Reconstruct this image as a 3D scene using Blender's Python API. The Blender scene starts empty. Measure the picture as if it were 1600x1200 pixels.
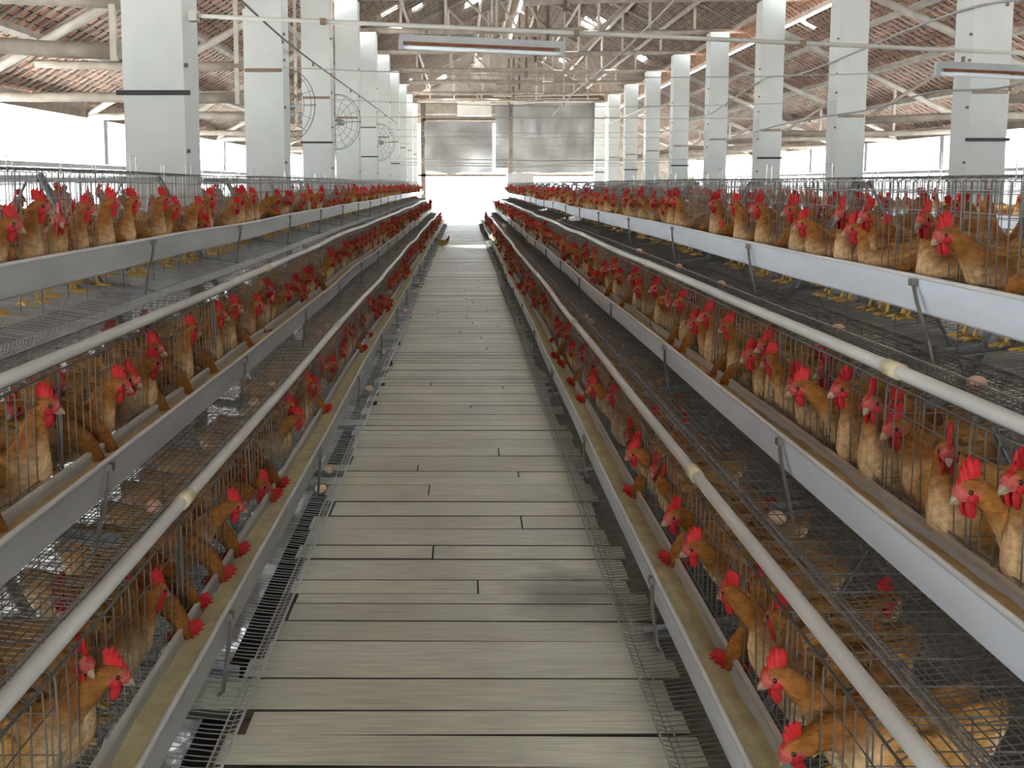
import bpy, math, random
from math import sin, cos, pi, radians
from mathutils import Vector, Matrix, noise

random.seed(11)
SC = bpy.context.scene
COL = SC.collection
EYE = 1.47
F, PITCH, VX, VY = 1650.0, radians(6.5), 725.0, 287.0

# ------------------------------------------------------------------ camera
cam = bpy.data.cameras.new('camera')
cam.sensor_width = 36.0
cam.lens = 36.0 * F / 1600.0
cam.shift_x = (800 - VX) / 1600.0
cam.shift_y = -(600 - VY - F * math.tan(PITCH)) / 1600.0
cam.clip_start, cam.clip_end = 0.05, 400
cam_o = bpy.data.objects.new('camera', cam)
COL.objects.link(cam_o)
cam_o.location = (0, 0, EYE)
cam_o.rotation_euler = (pi / 2 - PITCH, 0, 0)
SC.camera = cam_o

# ------------------------------------------------------------------ light
world = bpy.data.worlds.new('overcast_sky')
SC.world = world
world.use_nodes = True
bg = world.node_tree.nodes['Background']
bg.inputs[0].default_value = (0.86, 0.96, 1.03, 1)
bg.inputs[1].default_value = 1.0

def portal(name, loc, rot, sx, sy):
    l = bpy.data.lights.new(name, 'AREA')
    l.shape = 'RECTANGLE'; l.size = sx; l.size_y = sy
    l.cycles.is_portal = True
    o = bpy.data.objects.new(name, l); COL.objects.link(o)
    o.location = loc; o.rotation_euler = rot
    return o
portal('portal_left', (-6.45, 23, 2.15), (0, -pi / 2, 0), 1.3, 56)
portal('portal_right', (10.95, 23, 2.15), (0, pi / 2, 0), 1.3, 56)
portal('portal_near', (.1, -4.6, 1.1), (pi / 2, 0, 0), 2.4, 2.5)
portal('portal_far', (1.5, 50.4, 1.0), (-pi / 2, 0, 0), 9, 2)
portal('portal_clerestory_right', (7.12, 23, 4.93), (0, pi / 2, 0), .35, 56)
portal('portal_clerestory_left', (-3.02, 23, 4.93), (0, -pi / 2, 0), .35, 56)

sun = bpy.data.lights.new('hazy_sun', 'SUN'); sun.energy = 5.0; sun.angle = radians(12); sun.color = (.94, .98, 1)
sun_o = bpy.data.objects.new('hazy_sun', sun); COL.objects.link(sun_o); sun_o.rotation_euler = (radians(-18), radians(-22), 0)

vs = SC.view_settings
SC.display_settings.display_device = 'sRGB'
vs.view_transform = 'Standard'
vs.look = 'None'
vs.gamma = 1.0
vs.use_curve_mapping = False
vs.exposure = 4.05
cy = SC.cycles
cy.max_bounces = 7
cy.diffuse_bounces = 5
cy.glossy_bounces = 3
cy.transmission_bounces = 4
cy.transparent_max_bounces = 6
cy.caustics_reflective = False
cy.caustics_refractive = False
cy.use_denoising = True
cy.sample_clamp_indirect = 8

# ------------------------------------------------------------------ helpers
def tag(o, label=None, cat=None, group=None, kind=None):
    if label: o['label'] = label
    if cat: o['category'] = cat
    if group: o['group'] = group
    if kind: o['kind'] = kind
    return o

def depth_at(px, X, h=0.0):
    """distance down the aisle of a point at lateral X, h below the eye, that falls on image column px"""
    return (F * X / (px - VX) - h * sin(PITCH)) / cos(PITCH)

ORD1 = 'first second third fourth fifth sixth seventh eighth ninth tenth eleventh twelfth thirteenth fourteenth fifteenth sixteenth seventeenth eighteenth nineteenth'.split()
TENS = {2: 'twent', 3: 'thirt', 4: 'fort', 5: 'fift', 6: 'sixt', 7: 'sevent', 8: 'eight', 9: 'ninet'}
def ordinal(n):
    if n < 20: return ORD1[n - 1]
    t, u = divmod(n, 10)
    return TENS[t] + 'ieth' if u == 0 else TENS[t] + 'y-' + ORD1[u - 1]

class MB:
    def __init__(self):
        self.v, self.f, self.c, self.m, self.sm = [], [], [], [], []
    def add(self, vs, fs, col=None, mat=0, smooth=False):
        b = len(self.v)
        self.v.extend([tuple(p) for p in vs])
        self.c.extend([col or (1, 1, 1)] * len(vs))
        for f in fs:
            self.f.append(tuple(i + b for i in f)); self.m.append(mat); self.sm.append(smooth)
        return self
    def box(self, c, s, rot=None, col=None, mat=0):
        hx, hy, hz = s[0] / 2, s[1] / 2, s[2] / 2
        pts = [Vector((x, y, z)) for x in (-hx, hx) for y in (-hy, hy) for z in (-hz, hz)]
        if rot is not None: pts = [rot @ p for p in pts]
        c = Vector(c)
        return self.add([p + c for p in pts], [(0, 1, 3, 2), (4, 6, 7, 5), (0, 4, 5, 1), (2, 3, 7, 6), (0, 2, 6, 4), (1, 5, 7, 3)], col, mat)
    def beam(self, a, b, w, h, roll=(0, 0, 1), col=None, mat=0):
        """rectangular bar from a to b, w across, h along the roll vector"""
        a, b = Vector(a), Vector(b)
        t = (b - a).normalized()
        s = t.cross(Vector(roll))
        if s.length < 1e-4: s = t.cross(Vector((1, 0, 0)))
        s.normalize(); u = s.cross(t).normalized()
        pts = []
        for p in (a, b):
            for (i, j) in ((-1, -1), (1, -1), (1, 1), (-1, 1)):
                pts.append(p + s * (i * w / 2) + u * (j * h / 2))
        return self.add(pts, [(0, 3, 2, 1), (4, 5, 6, 7), (0, 1, 5, 4), (1, 2, 6, 5), (2, 3, 7, 6), (3, 0, 4, 7)], col, mat)
    def tube(self, pts, r, n=4, closed=False, caps=True, col=None, mat=0, smooth=None):
        pts = [Vector(p) for p in pts]
        N = len(pts)
        rs = r if isinstance(r, (list, tuple)) else [r] * N
        vs_, ref = [], None
        for i, p in enumerate(pts):
            if closed: t = pts[(i + 1) % N] - pts[i - 1]
            else: t = pts[min(i + 1, N - 1)] - pts[max(i - 1, 0)]
            t.normalize()
            if ref is None:
                ref = t.cross(Vector((0, 0, 1)))
                if ref.length < .05: ref = t.cross(Vector((1, 0, 0)))
            s = (ref - t * ref.dot(t))
            s.normalize(); ref = s
            u = t.cross(s)
            for k in range(n):
                a = 2 * pi * (k + .5) / n
                vs_.append(p + (s * cos(a) + u * sin(a)) * rs[i])
        fs = []
        for i in range(N if closed else N - 1):
            j = (i + 1) % N
            for k in range(n):
                k2 = (k + 1) % n
                fs.append((i * n + k, j * n + k, j * n + k2, i * n + k2))
        if caps and not closed:
            fs.append(tuple(range(n))); fs.append(tuple((N - 1) * n + k for k in range(n - 1, -1, -1)))
        return self.add(vs_, fs, col, mat, smooth if smooth is not None else n > 5)
    def ball(self, c, r, nu=10, nv=7, col=None, mat=0, rot=None):
        c = Vector(c); vs_ = []
        for i in range(nv + 1):
            a = pi * i / nv
            for k in range(nu):
                b = 2 * pi * k / nu
                p = Vector((r[0] * sin(a) * cos(b), r[1] * sin(a) * sin(b), r[2] * cos(a)))
                if rot is not None: p = rot @ p
                vs_.append(c + p)
        fs = []
        for i in range(nv):
            for k in range(nu):
                k2 = (k + 1) % nu
                fs.append((i * nu + k, (i + 1) * nu + k, (i + 1) * nu + k2, i * nu + k2))
        return self.add(vs_, fs, col, mat, True)
    def mesh(self, name, mats, color=False):
        me = bpy.data.meshes.new(name)
        me.from_pydata(self.v, [], self.f)
        for m in (mats if isinstance(mats, (list, tuple)) else [mats]): me.materials.append(m)
        me.polygons.foreach_set('material_index', self.m)
        me.polygons.foreach_set('use_smooth', self.sm)
        if color:
            at = me.color_attributes.new('Col', 'FLOAT_COLOR', 'POINT')
            at.data.foreach_set('color', [x for c in self.c for x in (c[0], c[1], c[2], 1.0)])
        me.update()
        return me
    def build(self, name, mats, parent=None, color=False, loc=None):
        return link(name, self.mesh(name, mats, color), parent, loc)

def link(name, me, parent=None, loc=None):
    o = bpy.data.objects.new(name, me)
    COL.objects.link(o)
    if parent is not None: o.parent = parent
    if loc is not None: o.location = loc
    return o

def empty(name, loc=(0, 0, 0), rz=0.0):
    o = bpy.data.objects.new(name, None)
    COL.objects.link(o); o.location = loc; o.rotation_euler = (0, 0, rz)
    o.empty_display_size = .1
    return o

# ------------------------------------------------------------------ materials
def mat(name, color=(.5, .5, .5), rough=.6, metal=0.0, var=0.0, scale=8.0, bump=0.0, bscale=40.0, stretch=(1, 1, 1), attr=False, rnd=0.0, spec=.5, trans=0.0, obj_coord=True):
    m = bpy.data.materials.new(name); m.use_nodes = True
    nt = m.node_tree; N = nt.nodes; L = nt.links
    b = N['Principled BSDF']
    b.inputs['Roughness'].default_value = rough
    b.inputs['Metallic'].default_value = metal
    b.inputs['Specular IOR Level'].default_value = spec
    if trans: b.inputs['Transmission Weight'].default_value = trans
    tc = N.new('ShaderNodeTexCoord'); mp = N.new('ShaderNodeMapping')
    L.new(tc.outputs['Object'], mp.inputs[0]); mp.inputs['Scale'].default_value = stretch
    src = None
    if attr:
        a = N.new('ShaderNodeAttribute'); a.attribute_name = 'Col'; src = a.outputs['Color']
    else:
        r = N.new('ShaderNodeRGB'); r.outputs[0].default_value = (*color, 1); src = r.outputs[0]
    if var:
        nz = N.new('ShaderNodeTexNoise'); nz.inputs['Scale'].default_value = scale; nz.inputs['Detail'].default_value = 5
        L.new(mp.outputs[0], nz.inputs['Vector'])
        mr = N.new('ShaderNodeMapRange'); mr.inputs[1].default_value = .25; mr.inputs[2].default_value = .75
        mr.inputs[3].default_value = 1 - var; mr.inputs[4].default_value = 1 + var
        L.new(nz.outputs[0], mr.inputs[0])
        mx = N.new('ShaderNodeMix'); mx.data_type = 'RGBA'; mx.blend_type = 'MULTIPLY'; mx.inputs[0].default_value = 1
        L.new(src, mx.inputs[6]); L.new(mr.outputs[0], mx.inputs[7]); src = mx.outputs[2]
    if rnd:
        oi = N.new('ShaderNodeObjectInfo')
        mr = N.new('ShaderNodeMapRange'); mr.inputs[3].default_value = 1 - rnd; mr.inputs[4].default_value = 1 + rnd
        L.new(oi.outputs['Random'], mr.inputs[0])
        mx = N.new('ShaderNodeMix'); mx.data_type = 'RGBA'; mx.blend_type = 'MULTIPLY'; mx.inputs[0].default_value = 1
        L.new(src, mx.inputs[6]); L.new(mr.outputs[0], mx.inputs[7]); src = mx.outputs[2]
    L.new(src, b.inputs['Base Color'])
    if bump:
        nz = N.new('ShaderNodeTexNoise'); nz.inputs['Scale'].default_value = bscale; nz.inputs['Detail'].default_value = 4
        L.new(mp.outputs[0], nz.inputs['Vector'])
        bp = N.new('ShaderNodeBump'); bp.inputs['Strength'].default_value = bump; bp.inputs['Distance'].default_value = .01
        L.new(nz.outputs[0], bp.inputs['Height']); L.new(bp.outputs[0], b.inputs['Normal'])
    return m

M = dict(
    feather=mat('hen_feathers', rough=.75, attr=True, var=.38, scale=34, bump=.8, bscale=70, stretch=(1, 1.6, 1.6), rnd=.16, spec=.2),
    comb=mat('red_comb', (.46, .018, .018), .6, spec=.25, var=.25, scale=45, rnd=.1),
    wattle=mat('red_wattle', (.38, .013, .016), .6, spec=.25, var=.2, scale=45, rnd=.1),
    beak=mat('horn_beak', (.30, .21, .13), .45),
    eye=mat('dark_eye', (.03, .012, .006), .12),
    leg=mat('yellow_shank', (.72, .47, .12), .5, var=.2, scale=60),
    wire=mat('galvanised_wire', (.165, .15, .13), .45, .4, var=.3, scale=9),
    wire_pale_lit=mat('pale_lit_wire', (.42, .41, .39), .38, .7, var=.3, scale=9),  # paler copy of the wire; left trays carry their lit look in it
    trough_shade=mat('stained_shaded_trough', (.38, .385, .37), .5, .0, var=.16, scale=5, bump=.06, bscale=6, stretch=(1, .35, 2)),  # stained, and darkened for the weaker light on the left row
    trough=mat('lit_blue_white_trough', (.62, .67, .72), .5, .0, var=.10, scale=5, bump=.06, bscale=6, stretch=(1, .35, 2)),  # lighter copy of the trough, window light put into its colour
    rim=mat('pale_trough_rim', (.58, .58, .55), .45, var=.1, scale=6),
    pvc=mat('white_pvc', (.60, .60, .56), .4, var=.2, scale=4, stretch=(1, .4, 1)),
    joint=mat('yellowed_joint', (.66, .58, .36), .45),
    angle=mat('grey_angle_iron', (.26, .27, .27), .5, .3, var=.2, scale=10),
    feed=mat('pale_feed_meal', (.60, .54, .30), .95, var=.22, scale=14, bump=.6, bscale=180),
    feed_b=mat('brown_feed_meal', (.52, .38, .17), .95, var=.22, scale=14, bump=.6, bscale=180),
    wall=mat('whitewashed_plaster', (.54, .55, .52), .9, var=.08, scale=2.2, bump=.12, bscale=14),
    wallw=mat('white_lime_wall', (.64, .645, .63), .9, var=.06, scale=1.2),
    timber=mat('weathered_timber', (.30, .25, .20), .85, var=.28, scale=5, bump=.3, bscale=30),
    timber_p=mat('pale_purlin_timber', (.42, .375, .32), .85, var=.25, scale=4, bump=.2, bscale=30),
    timber_d=mat('dark_timber', (.12, .085, .06), .85, var=.3, scale=5),
    black=mat('black_strap', (.025, .018, .016), .6),
    brown=mat('brown_strap', (.20, .14, .09), .8),
    cable=mat('grey_cable', (.30, .29, .28), .5),
    cable_d=mat('dark_cable', (.09, .085, .08), .6),
    conduit=mat('pale_conduit', (.46, .44, .39), .5, var=.12, scale=3),
    fix=mat('lamp_batten_white', (.36, .37, .365), .5, var=.1, scale=5),
    rust=mat('rusty_batten', (.20, .06, .025), .8, var=.4, scale=9),
    tube=mat('fluorescent_glass', (.80, .84, .86), .2),
    egg=mat('brown_egg', (.72, .46, .31), .45, var=.08, scale=30, rnd=.15),
    sheet=mat('grey_plastic_sheet', (.25, .24, .23), .3, var=.3, scale=1.1, bump=1.0, bscale=3.5),
    panel=mat('pale_board_panel', (.55, .51, .45), .8, var=.12, scale=2),
    dirt=mat('wet_manure_ground', (.055, .048, .040), .22, var=.5, scale=3, bump=.9, bscale=9),
    dry=mat('dry_manure_ground', (.07, .06, .048), .85, var=.5, scale=3, bump=.9, bscale=9, spec=.2),
    grime_shade=mat('shaded_grimy_edges', (.09, .078, .06), .95, spec=.1),  # gap shade put into the colour of the board sides, with some dirt
    litter=mat('dry_brown_litter', (.15, .12, .085), .95, var=.45, scale=12, bump=.8, bscale=60),
    film=mat('glint_grey_film', (.55, .55, .54), .22, .35, var=.3, scale=7, bump=.9, bscale=26),
    gap_shade=mat('gap_shade_black', (.018, .015, .012), 1.0, spec=.05),  # near-black, stands in for the shade below the boards
    out=mat('pale_outdoor_ground', (.74, .73, .70), .95, var=.1, scale=.4),
    bin=mat('grey_bin', (.52, .50, .48), .6, var=.1, scale=3),
    tarp=mat('white_curtain', (.60, .61, .61), .7, var=.08, scale=1.5),
)

def translucent(m, col, fac):
    nt = m.node_tree; N = nt.nodes; b = N['Principled BSDF']; out = N['Material Output']
    t = N.new('ShaderNodeBsdfTranslucent'); t.inputs[0].default_value = (*col, 1)
    x = N.new('ShaderNodeMixShader'); x.inputs[0].default_value = fac
    nt.links.new(b.outputs[0], x.inputs[1]); nt.links.new(t.outputs[0], x.inputs[2]); nt.links.new(x.outputs[0], out.inputs[0])
translucent(M['tarp'], (.7, .7, .7), .16)
translucent(M['sheet'], (.5, .49, .48), .012)

def plank_material():
    m = bpy.data.materials.new('weathered_floor_boards'); m.use_nodes = True
    nt = m.node_tree; N = nt.nodes; L = nt.links; b = N['Principled BSDF']
    b.inputs['Roughness'].default_value = .46
    b.inputs['Specular IOR Level'].default_value = .6
    tc = N.new('ShaderNodeTexCoord')
    at = N.new('ShaderNodeAttribute'); at.attribute_name = 'Col'
    def nz(scale, st, detail=5):
        mp = N.new('ShaderNodeMapping'); mp.inputs['Scale'].default_value = st
        L.new(tc.outputs['Object'], mp.inputs[0])
        n = N.new('ShaderNodeTexNoise'); n.inputs['Scale'].default_value = scale; n.inputs['Detail'].default_value = detail
        L.new(mp.outputs[0], n.inputs['Vector']); return n.outputs[0]
    def rng(s, a, c, lo, hi):
        r = N.new('ShaderNodeMapRange'); r.inputs[1].default_value = a; r.inputs[2].default_value = c; r.inputs[3].default_value = lo; r.inputs[4].default_value = hi
        L.new(s, r.inputs[0]); return r.outputs[0]
    def mul(a, c):
        x = N.new('ShaderNodeMix'); x.data_type = 'RGBA'; x.blend_type = 'MULTIPLY'; x.inputs[0].default_value = 1
        L.new(a, x.inputs[6]); L.new(c, x.inputs[7]); return x.outputs[2]
    grain = nz(9, (.6, 9, 1)); blot = nz(2.2, (1, 1, 1))
    c = mul(at.outputs['Color'], rng(grain, .3, .7, .80, 1.14))
    c = mul(c, rng(blot, .3, .7, .86, 1.10))
    # a wet stain where water was spilt by the right-hand row
    mp = N.new('ShaderNodeMapping'); mp.inputs['Location'].default_value = (-.36, -3.62, 0)
    mp.vector_type = 'TEXTURE'; mp.inputs['Location'].default_value = (.37, 3.66, 0); mp.inputs['Scale'].default_value = (.27, .30, 1)
    L.new(tc.outputs['Object'], mp.inputs[0])
    ln = N.new('ShaderNodeVectorMath'); ln.operation = 'LENGTH'; L.new(mp.outputs[0], ln.inputs[0])
    wob = N.new('ShaderNodeMath'); wob.operation = 'MULTIPLY_ADD'; wob.inputs[1].default_value = 1.5
    L.new(nz(4, (1, 2, 1)), wob.inputs[0]); L.new(ln.outputs['Value'], wob.inputs[2])
    st = rng(wob.outputs[0], 1.05, 1.75, .42, 1.0)
    c = mul(c, st)
    L.new(c, b.inputs['Base Color'])
    bp = N.new('ShaderNodeBump'); bp.inputs['Strength'].default_value = .35; bp.inputs['Distance'].default_value = .004
    L.new(grain, bp.inputs['Height']); L.new(bp.outputs[0], b.inputs['Normal'])
    return m
M['plank'] = plank_material()

def tile_material(name, c1, c2):
    m = bpy.data.materials.new(name); m.use_nodes = True
    nt = m.node_tree; N = nt.nodes; L = nt.links; b = N['Principled BSDF']
    b.inputs['Roughness'].default_value = .9
    uv = N.new('ShaderNodeUVMap'); uv.uv_map = 'UVMap'
    br = N.new('ShaderNodeTexBrick')
    br.offset = .5
    br.inputs['Color1'].default_value = (*c1, 1); br.inputs['Color2'].default_value = (*c2, 1)
    br.inputs['Mortar'].default_value = (.05, .03, .025, 1)
    br.inputs['Scale'].default_value = 1.0; br.inputs['Mortar Size'].default_value = .016
    br.inputs['Brick Width'].default_value = .22; br.inputs['Row Height'].default_value = .16
    L.new(uv.outputs[0], br.inputs['Vector'])
    nz = N.new('ShaderNodeTexNoise'); nz.inputs['Scale'].default_value = 2.4; nz.inputs['Detail'].default_value = 6
    L.new(uv.outputs[0], nz.inputs['Vector'])
    cr = N.new('ShaderNodeValToRGB')
    cr.color_ramp.elements[0].position = .35; cr.color_ramp.elements[0].color = (.75, .72, .70, 1)
    cr.color_ramp.elements[1].position = .7; cr.color_ramp.elements[1].color = (1.25, 1.2, 1.15, 1)
    L.new(nz.outputs[0], cr.inputs[0])
    mx = N.new('ShaderNodeMix'); mx.data_type = 'RGBA'; mx.blend_type = 'MULTIPLY'; mx.inputs[0].default_value = 1
    L.new(br.outputs['Color'], mx.inputs[6]); L.new(cr.outputs[0], mx.inputs[7])
    L.new(mx.outputs[2], b.inputs['Base Color'])
    bp = N.new('ShaderNodeBump'); bp.inputs['Strength'].default_value = .6; bp.inputs['Distance'].default_value = .02
    L.new(br.outputs['Fac'], bp.inputs['Height']); bp.invert = True
    L.new(bp.outputs[0], b.inputs['Normal'])
    return m
M['tile'] = tile_material('clay_roof_tiles', (.62, .34, .235), (.48, .28, .20))
M['tile_old'] = tile_material('old_grey_clay_tiles', (.36, .245, .18), (.27, .18, .14))

# ================================================================== SHELL
Y0, Y1 = -4.5, 50.0            # extent of the shed
CY = [8.2 + 4.5 * k for k in range(10)]   # column bays (8.2 ... 48.7)
LX, RX, CW = -2.14, 5.99, .46  # inner faces of the column lines
RIDGE = 2.05

# ground: bright yard outside, dark wet pit inside
mb = MB()
for (xa, xb, ya, yb) in ((-40, -6.25, -30, 90), (10.85, 60, -30, 90), (-6.25, 10.85, 50.2, 90), (-6.25, 10.85, -30, -4.5)):
    mb.add([(xa, ya, -.05), (xb, ya, -.05), (xb, yb, -.05), (xa, yb, -.05)], [(0, 1, 2, 3)])
tag(mb.build('ground', M['out']), 'pale open yard outside the shed', 'ground', kind='structure')
mb = MB()
n = 60
mb.add([(-6.25, Y0, -.42), (-.4, Y0, -.42), (-.4, 50.2, -.42), (-6.25, 50.2, -.42)], [(0, 1, 2, 3)])
mb.add([(-.4, Y0, -.42), (10.85, Y0, -.42), (10.85, 50.2, -.42), (-.4, 50.2, -.42)], [(0, 1, 2, 3)], mat=1)
tag(mb.build('floor_pit', [M['dirt'], M['dry']]), 'dark wet ground under the cages and boards', 'floor', kind='structure')

# board walkway: single boards laid across, uneven ends and gaps
mb = MB()
y = .9
rng_ = random.Random(4)
while y < 39.5:
    w = rng_.choice((.09, .11, .13, .14, .16, .19)) * rng_.uniform(.9, 1.1)
    gap = rng_.choice((.002, .003, .005, .008, .008, .015)) if y < 10 else rng_.choice((.003, .006, .010))
    k = rng_.uniform(.86, 1.06)
    base = (.62 * k, .625 * k * rng_.uniform(.985, 1.015), .51 * k * rng_.uniform(.96, 1.04))
    xa = -.63 + rng_.uniform(-.04, .05) - (.20 if rng_.random() < .22 else 0); xb = .63 + rng_.uniform(-.05, .03)
    sk = rng_.uniform(-.012, .006)
    z = rng_.uniform(-.0012, .0012)
    pieces = [(xa, xb)]
    if rng_.random() < .3:
        c = rng_.uniform(-.3, .35); pieces = [(xa, c - .003), (c + .003, xb)]
    for (p, q) in pieces:
        dz = z + rng_.uniform(-.001, .0005); ww = w - rng_.choice((0, 0, .004, .012)) if len(pieces) > 1 else w
        ya, yb = y + sk * p, y + sk * q
        vs_ = []
        for zz in (dz - .03, dz):
            vs_ += [(p, ya, zz), (q, yb + rng_.uniform(-.004, .004), zz), (q, yb + ww, zz), (p, ya + ww, zz)]
        mb.add(vs_, [(0, 3, 2, 1), (4, 5, 6, 7)], base)
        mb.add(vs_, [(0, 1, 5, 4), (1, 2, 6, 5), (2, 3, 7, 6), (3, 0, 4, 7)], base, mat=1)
    y += w + gap
fl = mb.build('floor', [M['plank'], M['grime_shade']], color=True)
tag(fl, 'grey weathered boards laid across the aisle', 'floor', kind='structure')
mb = MB()
for x in (-.62, .48):
    mb.box((x, 20.2, -.09), (.10, 38.6, .11))
    for k in range(14): mb.box((x, 2 + 2.8 * k, -.28), (.12, .12, .30))
tag(mb.build('trim_1', M['timber_d']), 'dark bearers under the boards', 'trim', kind='structure')
mb = MB(); mb.box((-.09, 20.2, -.045), (1.30, 38.4, .014))  # added sheet that keeps the board gaps dark
tag(mb.build('trim_2', M['gap_shade']), 'added black sheet under the boards, shading their gaps', 'trim', kind='structure')
mb = MB(); mb.add([(-6.2, 39.5, -.02), (10.8, 39.5, -.02), (10.8, 50.2, -.02), (-6.2, 50.2, -.02), (-6.2, 39.5, -.4), (10.8, 39.5, -.4)], [(0, 1, 2, 3), (4, 5, 1, 0)])
tag(mb.build('floor_far', M['out']), 'pale concrete apron before the far doorway', 'floor', kind='structure')

# right of the boards: dry brown litter heaped under the lowest cages; left: crumpled film added for glints
mb = MB(); vs_ = []; nn_ = 300
for i in range(nn_ + 1):
    yy = 1.2 + 37.5 * i / nn_
    for x in (.50, .62, .74, .86, 1.0): vs_.append((x, yy, -.115 + .03 * noise.noise(Vector((x * 6, yy * 2.2, 0)))  - (.2 if x > .95 else 0)))
mb.add(vs_, [(i * 5 + j, i * 5 + j + 1, i * 5 + j + 6, i * 5 + j + 5) for i in range(nn_) for j in range(4)], smooth=True)
tag(mb.build('floor_litter', M['litter']), 'dry brown litter beside the boards under the right cages', 'litter', kind='structure')
mb = MB(); vs_ = []; nn_ = 620
for i in range(nn_ + 1):
    yy = 1.2 + 37.5 * i / nn_
    for j in range(10):
        x = -.52 - .055 * j
        vs_.append((x, yy, -.10 + .035 * noise.noise(Vector((x * 9, yy * 4.0, 0))) + .012 * noise.noise(Vector((x * 31, yy * 17, 3)))))
mb.add(vs_, [(i * 10 + j, i * 10 + j + 10, i * 10 + j + 11, i * 10 + j + 1) for i in range(nn_) for j in range(9)])
tag(mb.build('glint_film', M['film']), 'shiny crumpled grey film added for glints under the left bottom cages', 'plastic film')

# side walls: low wall, posts, eave plate
for side, xw in (('left', -6.1), ('right', 10.7)):
    s = -1 if side == 'left' else 1
    mb = MB(); mb.box((xw + s * .1, (Y0 + 50.2) / 2, .23), (.2, 50.2 - Y0, 1.4))
    mb.box((xw + s * .1, (Y0 + 50.2) / 2, 1.75), (.08, 50.2 - Y0, .07))
    tag(mb.build('wall_' + side, M['wallw']), 'low whitewashed outer wall under the open sides', 'wall', kind='structure')
    mb = MB(); nn_ = 220; vs_ = []
    for i in range(nn_ + 1):
        yy = Y0 + .1 + (50.0 - Y0) * i / nn_
        for zz in (.85, 1.3, 1.76): vs_.append((xw + s * .1 + .015 * sin(i * 1.9) * (1.8 - zz), yy, zz))
    mb.add(vs_, [(i * 3 + j, i * 3 + 3 + j, i * 3 + 4 + j, i * 3 + 1 + j) for i in range(nn_) for j in range(2)], smooth=True)
    tag(mb.build('wall_curtain_' + side, M['tarp']), 'white plastic curtain along the open side', 'curtain', kind='structure')
    mb = MB(); mb.box((xw + s * .1, (Y0 + 50.2) / 2, 2.60), (.16, 50.2 - Y0, .14))
    tag(mb.build('trim_eave_' + side, M['timber']), 'eave plate over the open side', 'trim', kind='structure')

# roofs: stepped tile courses with real battens underneath
def pix_dir(px, py):
    xc = (px - 800) / F + (800 - VX) / F
    yc = -(py - 600) / F - (600 - VY - F * math.tan(PITCH)) / F
    d = Vector((xc, yc, -1))
    return Matrix.Rotation(pi / 2 - PITCH, 3, 'X') @ d

def roof(name, label, xa, za, xb, zb, holes=(), ya=Y0, yb=50.2):
    """sheet from eave (xa,za) up to (xb,zb); holes = list of (y, slope distance, len y, len slope)"""
    Ls = math.hypot(xb - xa, zb - za); dx, dz = (xb - xa) / Ls, (zb - za) / Ls
    nx, nz = (-dz, dx) if dx > 0 else (dz, -dx)
    course, cell = .16, .44
    nv = int(Ls / course); nu = int((yb - ya) / cell)
    me = bpy.data.meshes.new(name); vs_, fs, uvs = [], [], []
    for j in range(nv):
        a, b = j * course, min((j + 1) * course + .03, Ls)
        row_h = [h for h in holes if h[1] - h[3] / 2 < (a + b) / 2 < h[1] + h[3] / 2]
        spans = [(ya, yb)]
        for h in row_h:
            out = []
            for (p, q) in spans:
                h0, h1 = h[0] - h[2] / 2, h[0] + h[2] / 2
                if h1 <= p or h0 >= q: out.append((p, q))
                else:
                    if h0 > p: out.append((p, h0))
                    if h1 < q: out.append((h1, q))
            spans = out
        for (p, q) in spans:
            i = len(vs_)
            for (sv, off) in ((a, .0), (b, .022)):
                for yy in (p, q):
                    for t in (0, .014):
                        vs_.append((xa + dx * sv + nx * (off + t), yy, za + dz * sv + nz * (off + t)))
                        uvs.append((yy, sv))
            # order: a p lo/hi, a q lo/hi, b p lo/hi, b q lo/hi
            for f in ((0, 2, 6, 4), (1, 5, 7, 3), (0, 1, 3, 2), (4, 6, 7, 5), (0, 4, 5, 1), (2, 3, 7, 6)):
                fs.append(tuple(i + k for k in f))
    me.from_pydata(vs_, [], fs); me.materials.append(M['tile_old' if 'main' in name else 'tile'])
    u = me.uv_layers.new(name='UVMap')
    for lp in me.loops: u.data[lp.index].uv = uvs[lp.vertex_index]
    tag(link(name, me), label, 'ceiling', kind='structure')
    # battens up the slope
    mb = MB(); yy = ya + .1
    r = random.Random(len(name))
    while yy < yb:
        j = r.uniform(-.02, .02)
        mb.beam((xa - nx * .012, yy + j, za - nz * .012), (xb - nx * .012, yy - j, zb - nz * .012), .034, .022, (nx, 0, nz))
        yy += .26
    tag(mb.build('trim_' + name, M['timber' if 'main' in name else 'timber_p']), 'thin battens under the tiles', 'trim', kind='structure')
    return dx, dz, nx, nz, Ls

def roof_hit(px, py, xa, za, xb, zb):
    d = pix_dir(px, py); Ls = math.hypot(xb - xa, zb - za)
    # solve (t*dx - xa)*(zb-za) = (EYE + t*dz - za)*(xb-xa)
    t = ((EYE - za) * (xb - xa) + xa * (zb - za)) / (d.x * (zb - za) - d.z * (xb - xa))
    x = t * d.x
    return t * d.y, (x - xa) / (xb - xa) * Ls

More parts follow.
